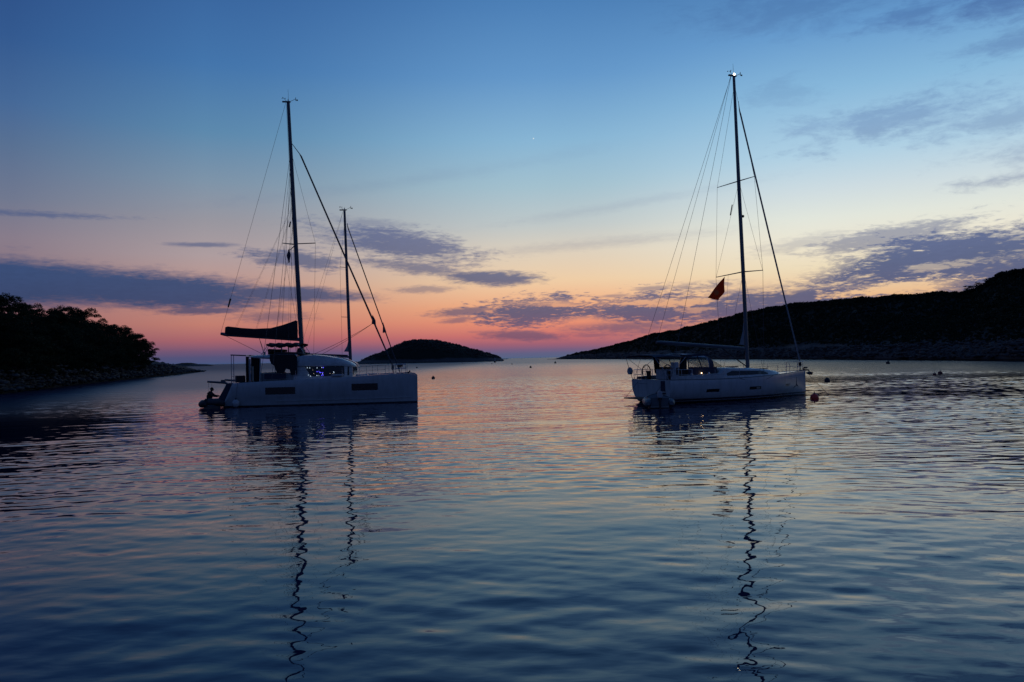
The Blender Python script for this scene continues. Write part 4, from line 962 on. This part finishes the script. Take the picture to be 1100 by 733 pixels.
MB().loft(bm_).build('bimini', M['navy'], mono, smooth=True)
for s in (-1,1):
    MB().tube([(-.7,s*1.5,2.72),(-.35,s*1.75,2.1),(-.02,s*1.85,1.42)],.018,6).build('bimini_pole',M['steel'],mono)
    MB().tube([(-.6,s*1.5,2.74),(.55,s*1.7,2.05)],.014,6).build('bimini_pole',M['steel'],mono)
    MB().tube([(1.55,s*1.5,2.78),(.6,s*1.7,2.05)],.014,6).build('bimini_pole',M['steel'],mono)
    pp = MB().tube([(1.6,s*1.98,2.02),(.15,s*1.93,2.02),(.05,s*1.75,2.02),(.05,s*1.0,2.02)],.015,6).tube([(1.6,s*1.98,1.72),(.15,s*1.93,1.72),(.05,s*1.75,1.72),(.05,s*1.0,1.72)],.012,6)
    for q_ in ((1.6,s*1.98),(.85,s*1.96),(.12,s*1.9),(.05,s*1.45),(.05,s*1.0)): pp.tube([(q_[0],q_[1],1.4),(q_[0],q_[1],2.02)],.015,6)
    pp.build('pushpit', M['steel'], mono)
hb = MB(); hb.torus((-.12,1.98,1.93),.17,.085,'x',20,8,-60,240); hb.build('horseshoe_buoy', M['grey_canvas'], mono, smooth=True)
MB().box((-.12,2.0,1.92),(.13,.32,.40)).build('buoy_cover', M['grey_canvas'], mono, bevel=.05)
MB().tube([(2.66,-1.57,1.74),(2.66,-1.57,1.79)],.022,8).build('cockpit_lamp', M['light_c'], mono)
# spars and rigging
MB().tube([(7.76,0,1.7),(7.58,0,8),(7.4,0,14),(7.22,0,21.05)], [.145,.145,.135,.10], 14, .65).build('mast', M['alu'], mono, smooth=True)
masthead(mono, 7.22, 21.08, True, .85)
MB().tube([(.5,0,3.70),(.9,0,3.68),(7.5,0,3.22)], [.08,.115,.115], 10).build('boom', M['darkalu'], mono, smooth=True)
MB().prism([(7.48,3.45),(7.12,3.5),(7.42,4.35),(7.5,4.9)], -.02, .02).build('mainsail_clew', M['sail'], mono)
MB().tube([(5.6,0,3.3),(7.6,0,2.08)], .04, 8).build('boom_vang', M['black'], mono)
wire(mono,'mainsheet',(3.4,0,3.45),(4.4,0,2.05),.012,'rope'); wire(mono,'topping_lift',(.55,0,3.75),(6.95,0,21.05),.010)
for s in (-1,1):
    wire(mono,'backstay',(6.98,0,21.05),(.1,s*1.85,1.45),.011)
    MB().tube([(7.58,0,8.25),(7.18,s*2.2,8.1)],[.04,.025],6).build('spreader',M['darkalu'],mono)
    MB().tube([(7.4,0,14.2),(7.1,s*1.75,14.1)],[.04,.022],6).build('spreader',M['darkalu'],mono)
    wire(mono,'shroud',(7.25,s*.04,20.4),(7.1,s*1.75,14.1),.009); wire(mono,'shroud',(7.1,s*1.75,14.1),(7.18,s*2.2,8.1),.009)
    wire(mono,'shroud',(7.18,s*2.2,8.1),(7.25,s*1.98,1.5),.010); wire(mono,'shroud',(7.42,s*.06,14.0),(7.18,s*2.18,8.1),.008); wire(mono,'shroud',(7.6,s*.06,8.1),(7.3,s*1.95,1.5),.008)
    pts_ = [(x,s*(mo_w(x)-.05),mo_s(x)) for x in (1.6,3.3,5.2,7.0,8.8,10.4,11.6)]; stanchions(mono, pts_, .6)
    MB().tube([(11.6,s*.5,1.6),(11.65,s*.5,2.25),(12.55,s*.16,2.3),(12.75,0,2.3)],.016,6).tube([(12.45,s*.14,1.65),(12.45,s*.18,2.3)],.016,6).tube([(11.65,s*.5,1.95),(12.5,s*.17,1.98)],.012,6).build('pulpit',M['steel'],mono)
MB().tube([(6.80,0,12.6),(6.62,0,11.9)],.035,6).build('radar_reflector',M['black'],mono)
MB().tube([(7.62,0,11.9),(7.72,0,11.9)],.09,8).build('deck_light',M['black'],mono)
MB().tube([(7.55,0,19.5),(7.62,0,18.9),(7.70,0,18.65),(10.0,0,10.5),(12.35,0,2.35)],[.012,.03,.05,.055,.045],8).build('furled_genoa',M['sail'],mono,smooth=True)
MB().tube([(12.37,0,2.0),(12.36,0,2.28)],.10,12).tube([(12.4,0,1.68),(12.36,0,2.1)],.025,6).build('furler_drum',M['black'],mono)
an = MB().box((12.85,0,1.70),(.5,.16,.08)).tube([(12.6,0,1.80),(13.15,0,1.66),(13.28,0,1.5)],.03,6).prism([(13.02,1.46),(13.32,1.36),(13.42,1.52),(13.2,1.58)],-.14,.14).tube([(12.72,0,1.86),(13.0,0,1.86)],.06,8)
an.build('anchor', M['black'], mono)
wire(mono,'mooring_line',(12.75,-.1,1.62),(13.7,-1.3,-.1),.012,'rope',.0)
wire(mono,'dock_line',(5.1,-2.14,1.42),(8.2,-1.78,1.46),.012,'rope',.28)
# flag on the port spreader halyard: hangs limp
wire(mono,'flag_halyard',(7.28,1.1,8.15),(7.0,1.5,1.6),.006)
fgm = MB(); nu, nv = 9, 9
P00, P10, P11, P01 = Vector((5.85,1.1,7.84)), Vector((5.86,1.1,6.94)), Vector((5.42,1.1,6.40)), Vector((4.48,1.1,6.50))
P00 = Vector((6.98,1.1,8.02)); P10 = Vector((6.92,1.1,7.02)); P01 = Vector((5.44,1.1,6.60)); P11 = Vector((6.44,1.1,6.46))
outl = [P00, P10+Vector((-.22,0,-.02)), P11, P01]
for side in (0,1):
    for i in range(nu+1):
        for j in range(nv+1):
            u, v = i/nu, j/nv; p = P00.lerp(P10, v).lerp(P01.lerp(P11, v), u)
            w = .10*math.sin(u*5+v*4)*(.3+.7*u); fgm.v.append((p.x, p.y+w+(.012 if side else 0), p.z))
n0 = (nu+1)*(nv+1)
for i in range(nu):
    for j in range(nv):
        a = i*(nv+1)+j; b_ = a+nv+1; fgm.f.append((a,a+1,b_+1,b_)); fgm.f.append((n0+a,n0+b_,n0+b_+1,n0+a+1))
fgm.build('flag', M['flag'], mono, smooth=True)

# ---------- small sloop hidden behind the catamaran
sl = empty('sailing_yacht', (-13.5, 70, 0), 0, 'smaller sloop hidden behind the catamaran, only its shorter mast and boom standing clear', 'sailboat', 'monohull sailing yachts')
rings = []
for x in np.linspace(-6.2, 4.7, 16):
    u = (x+6.2)/10.9; w = interp(u,[(0,1.2),(.3,1.65),(.6,1.6),(.85,.8),(.97,.2),(1,.03)]); z = interp(u,[(0,1.0),(.5,1.02),(1,1.22)]); kd = interp(u,[(0,.1),(.4,-.5),(1,-.2)])
    half = [(0,kd),(.6*w,kd*.6),(.86*w,.1),(.97*w,.5),(w,z)]; rings.append([(x,y,zz) for y,zz in half]+[(x,-y,zz) for y,zz in reversed(half[1:])])
MB().loft(rings).build('hull', M['small_hull'], sl, smooth=True)
cr = []
for x, w, z in [(-3.2,1.05,1.5),(-2.9,1.05,1.66),(0,.95,1.68),(1.6,.7,1.55),(2.6,.45,1.25)]:
    cr.append([(x,-w-.1,1.0),(x,-w,z-.06),(x,0,z+.03),(x,w,z-.06),(x,w+.1,1.0)])
MB().loft(cr).build('coachroof', M['white'], sl, smooth=True)
for s in (-1,1): MB().prism([(-2.7,1.3),(-2.6,1.5),(.6,1.5),(1.0,1.32)], s*1.03, s*1.075).build('cabin_window', M['glass'], sl)
MB().tube([(-.68,0,1.6),(-.80,0,6),(-1.04,0,16.2)], [.14,.14,.10], 12, .65).build('mast', M['darkalu'], sl, smooth=True)
masthead(sl, -1.04, 16.24, False, .3)
MB().tube([(-4.75,0,3.55),(-.85,0,3.30)], .085, 8).build('boom', M['darkalu'], sl, smooth=True)
MB().tube([(-4.6,0,3.66),(-.95,0,3.42)], [.04,.07], 8).build('sail_cover', M['canvas'], sl, smooth=True)
MB().prism([(-.86,3.75),(-1.28,3.78),(-1.0,4.25),(-.88,4.75)], -.02, .02).build('mainsail_clew', M['sail'], sl)
MB().tube([(-.82,0,15.1),(-.76,0,14.7),(3.6,0,1.9)], [.02,.045,.05], 8).build('furled_genoa', M['darksail'], sl, smooth=True)
MB().prism([(2.2,6.3),(2.48,5.4),(2.15,5.35)], -.02, .02).build('genoa_clew', M['darksail'], sl)
wire(sl,'backstay',(-1.15,0,16.2),(-6.1,0,1.1),.008); wire(sl,'topping_lift',(-4.7,0,3.6),(-1.15,0,16.2),.007)
for s in (-1,1):
    MB().tube([(-.92,0,11.15),(-1.25,s*1.2,11.1)],.022,6).build('spreader',M['darkalu'],sl); MB().tube([(-.84,0,6.8),(-1.15,s*1.45,6.75)],.022,6).build('spreader',M['darkalu'],sl)
    wire(sl,'shroud',(-1.0,0,15.6),(-1.25,s*1.2,11.1),.009); wire(sl,'shroud',(-1.25,s*1.2,11.1),(-1.15,s*1.45,6.75),.009); wire(sl,'shroud',(-1.15,s*1.45,6.75),(-1.1,s*1.5,1.1),.009)
    stanchions(sl, [(x,s*y,1.15) for x, y in ((-4,1.5),(-2,1.6),(0,1.58),(2,1.2),(3.6,.6))], .6, (1.,))
MB().tube([(3.6,-.6,1.15),(3.65,-.6,1.8),(4.5,0,1.85),(3.65,.6,1.8),(3.6,.6,1.15)],.016,6).build('pulpit',M['steel'],sl)

# ------------------------------------------------------------------ buoys
def buoy(px, py, r, m, label, z=.35, cone=False, top=False, group='mooring buoys'):
    p = on_water(px, py); o = empty('mooring_buoy', (p.x, p.y, 0), px*.3, label, 'buoy', group)
    mb = MB()
    if cone: mb.loft([[(rr*r*math.cos(a*math.pi/6), rr*r*math.sin(a*math.pi/6), zz*r) for a in range(12)] for zz, rr in ((-.5,.5),(.1,.95),(.6,.9),(1.5,.35),(1.7,.2))])
    else: mb.ball((0,0,r*z),(r,r,r*1.08),18,12)
    mb.build('float', M[m], o, smooth=True)
    MB().tube([(0,0,r*(1.+z)),(0,0,r*(1.28+z))], r*.14, 8).torus((0,0,r*(1.36+z)), r*.16, r*.05, 'y', 12, 6).build('mooring_eye', M['black'], o)
    return o
buoy(875, 429, .26, 'red', 'bright red ball buoy floating just off the bow of the red flagged sloop', .3)
buoy(888.6, 410.2, .27, 'darkbuoy', 'dark round buoy behind the bright red one')
buoy(465.4, 407, .27, 'darkbuoy', 'dark round buoy to the right of the catamaran bows')
buoy(447.8, 395.6, .3, 'darkbuoy', 'tiny dark buoy above the tip of the catamaran bows')
buoy(570, 395.2, .34, 'darkbuoy', 'dark buoy floating alone in the middle of the open water')
buoy(550, 391.6, .3, 'darkbuoy', 'tiny buoy between the lone middle buoy and the channel marker')
buoy(528.4, 391.2, .3, 'darkbuoy', 'tiny buoy just left under the channel marker')
buoy(496.5, 390.3, .3, 'darkbuoy', 'tiny buoy in front of the right half of the round islet')
buoy(596.5, 390.4, .55, 'darkbuoy', 'small dark buoy below the tip of the long headland', cone=True)
buoy(954, 391, .42, 'darkbuoy', 'dark buoy close in under the long headland')
buoy(1010, 402.2, .27, 'darkred', 'faded red buoy on the rippled water at the right')
buoy(1004, 403.4, .2, 'darkred', 'smaller faded red float beside the faded red buoy at the right')
p = on_water(531.7, 389.4); mk = empty('channel_marker', (p.x, p.y, 0), 0, 'pale little channel marker with a dark base in front of the islet', 'marker')
MB().loft([[(rr*math.cos(a*math.pi/6), rr*math.sin(a*math.pi/6), zz) for a in range(12)] for zz, rr in ((-.5,.9),(.35,1.0),(.9,.7),(1.0,.3))]).build('base', M['black'], mk, smooth=True)
MB().tube([(0,0,.9),(0,0,3.0)],[.42,.25],10).build('tower', M['white'], mk, smooth=True); MB().ball((0,0,3.3),.35,10,8).build('topmark', M['white'], mk, smooth=True)
# floating scrap on the near water
p = on_water(784, 657); sw = MB()
for k in range(7): a = k*.9; sw.tube([(p.x-.10+.026*k, p.y+.012*math.sin(a), .012), (p.x-.06+.026*k, p.y+.012*math.cos(a), .016)], .004, 5)
tag(sw.build('floating_leaf', M['teak']), 'thin brown scrap of weed floating on the near water', 'seaweed')
for k_, p_ in protos.items():
    if k_ not in used:
        for ch in [q_ for q_ in bpy.data.objects if q_.parent == p_]: bpy.data.objects.remove(ch)
        bpy.data.objects.remove(p_)
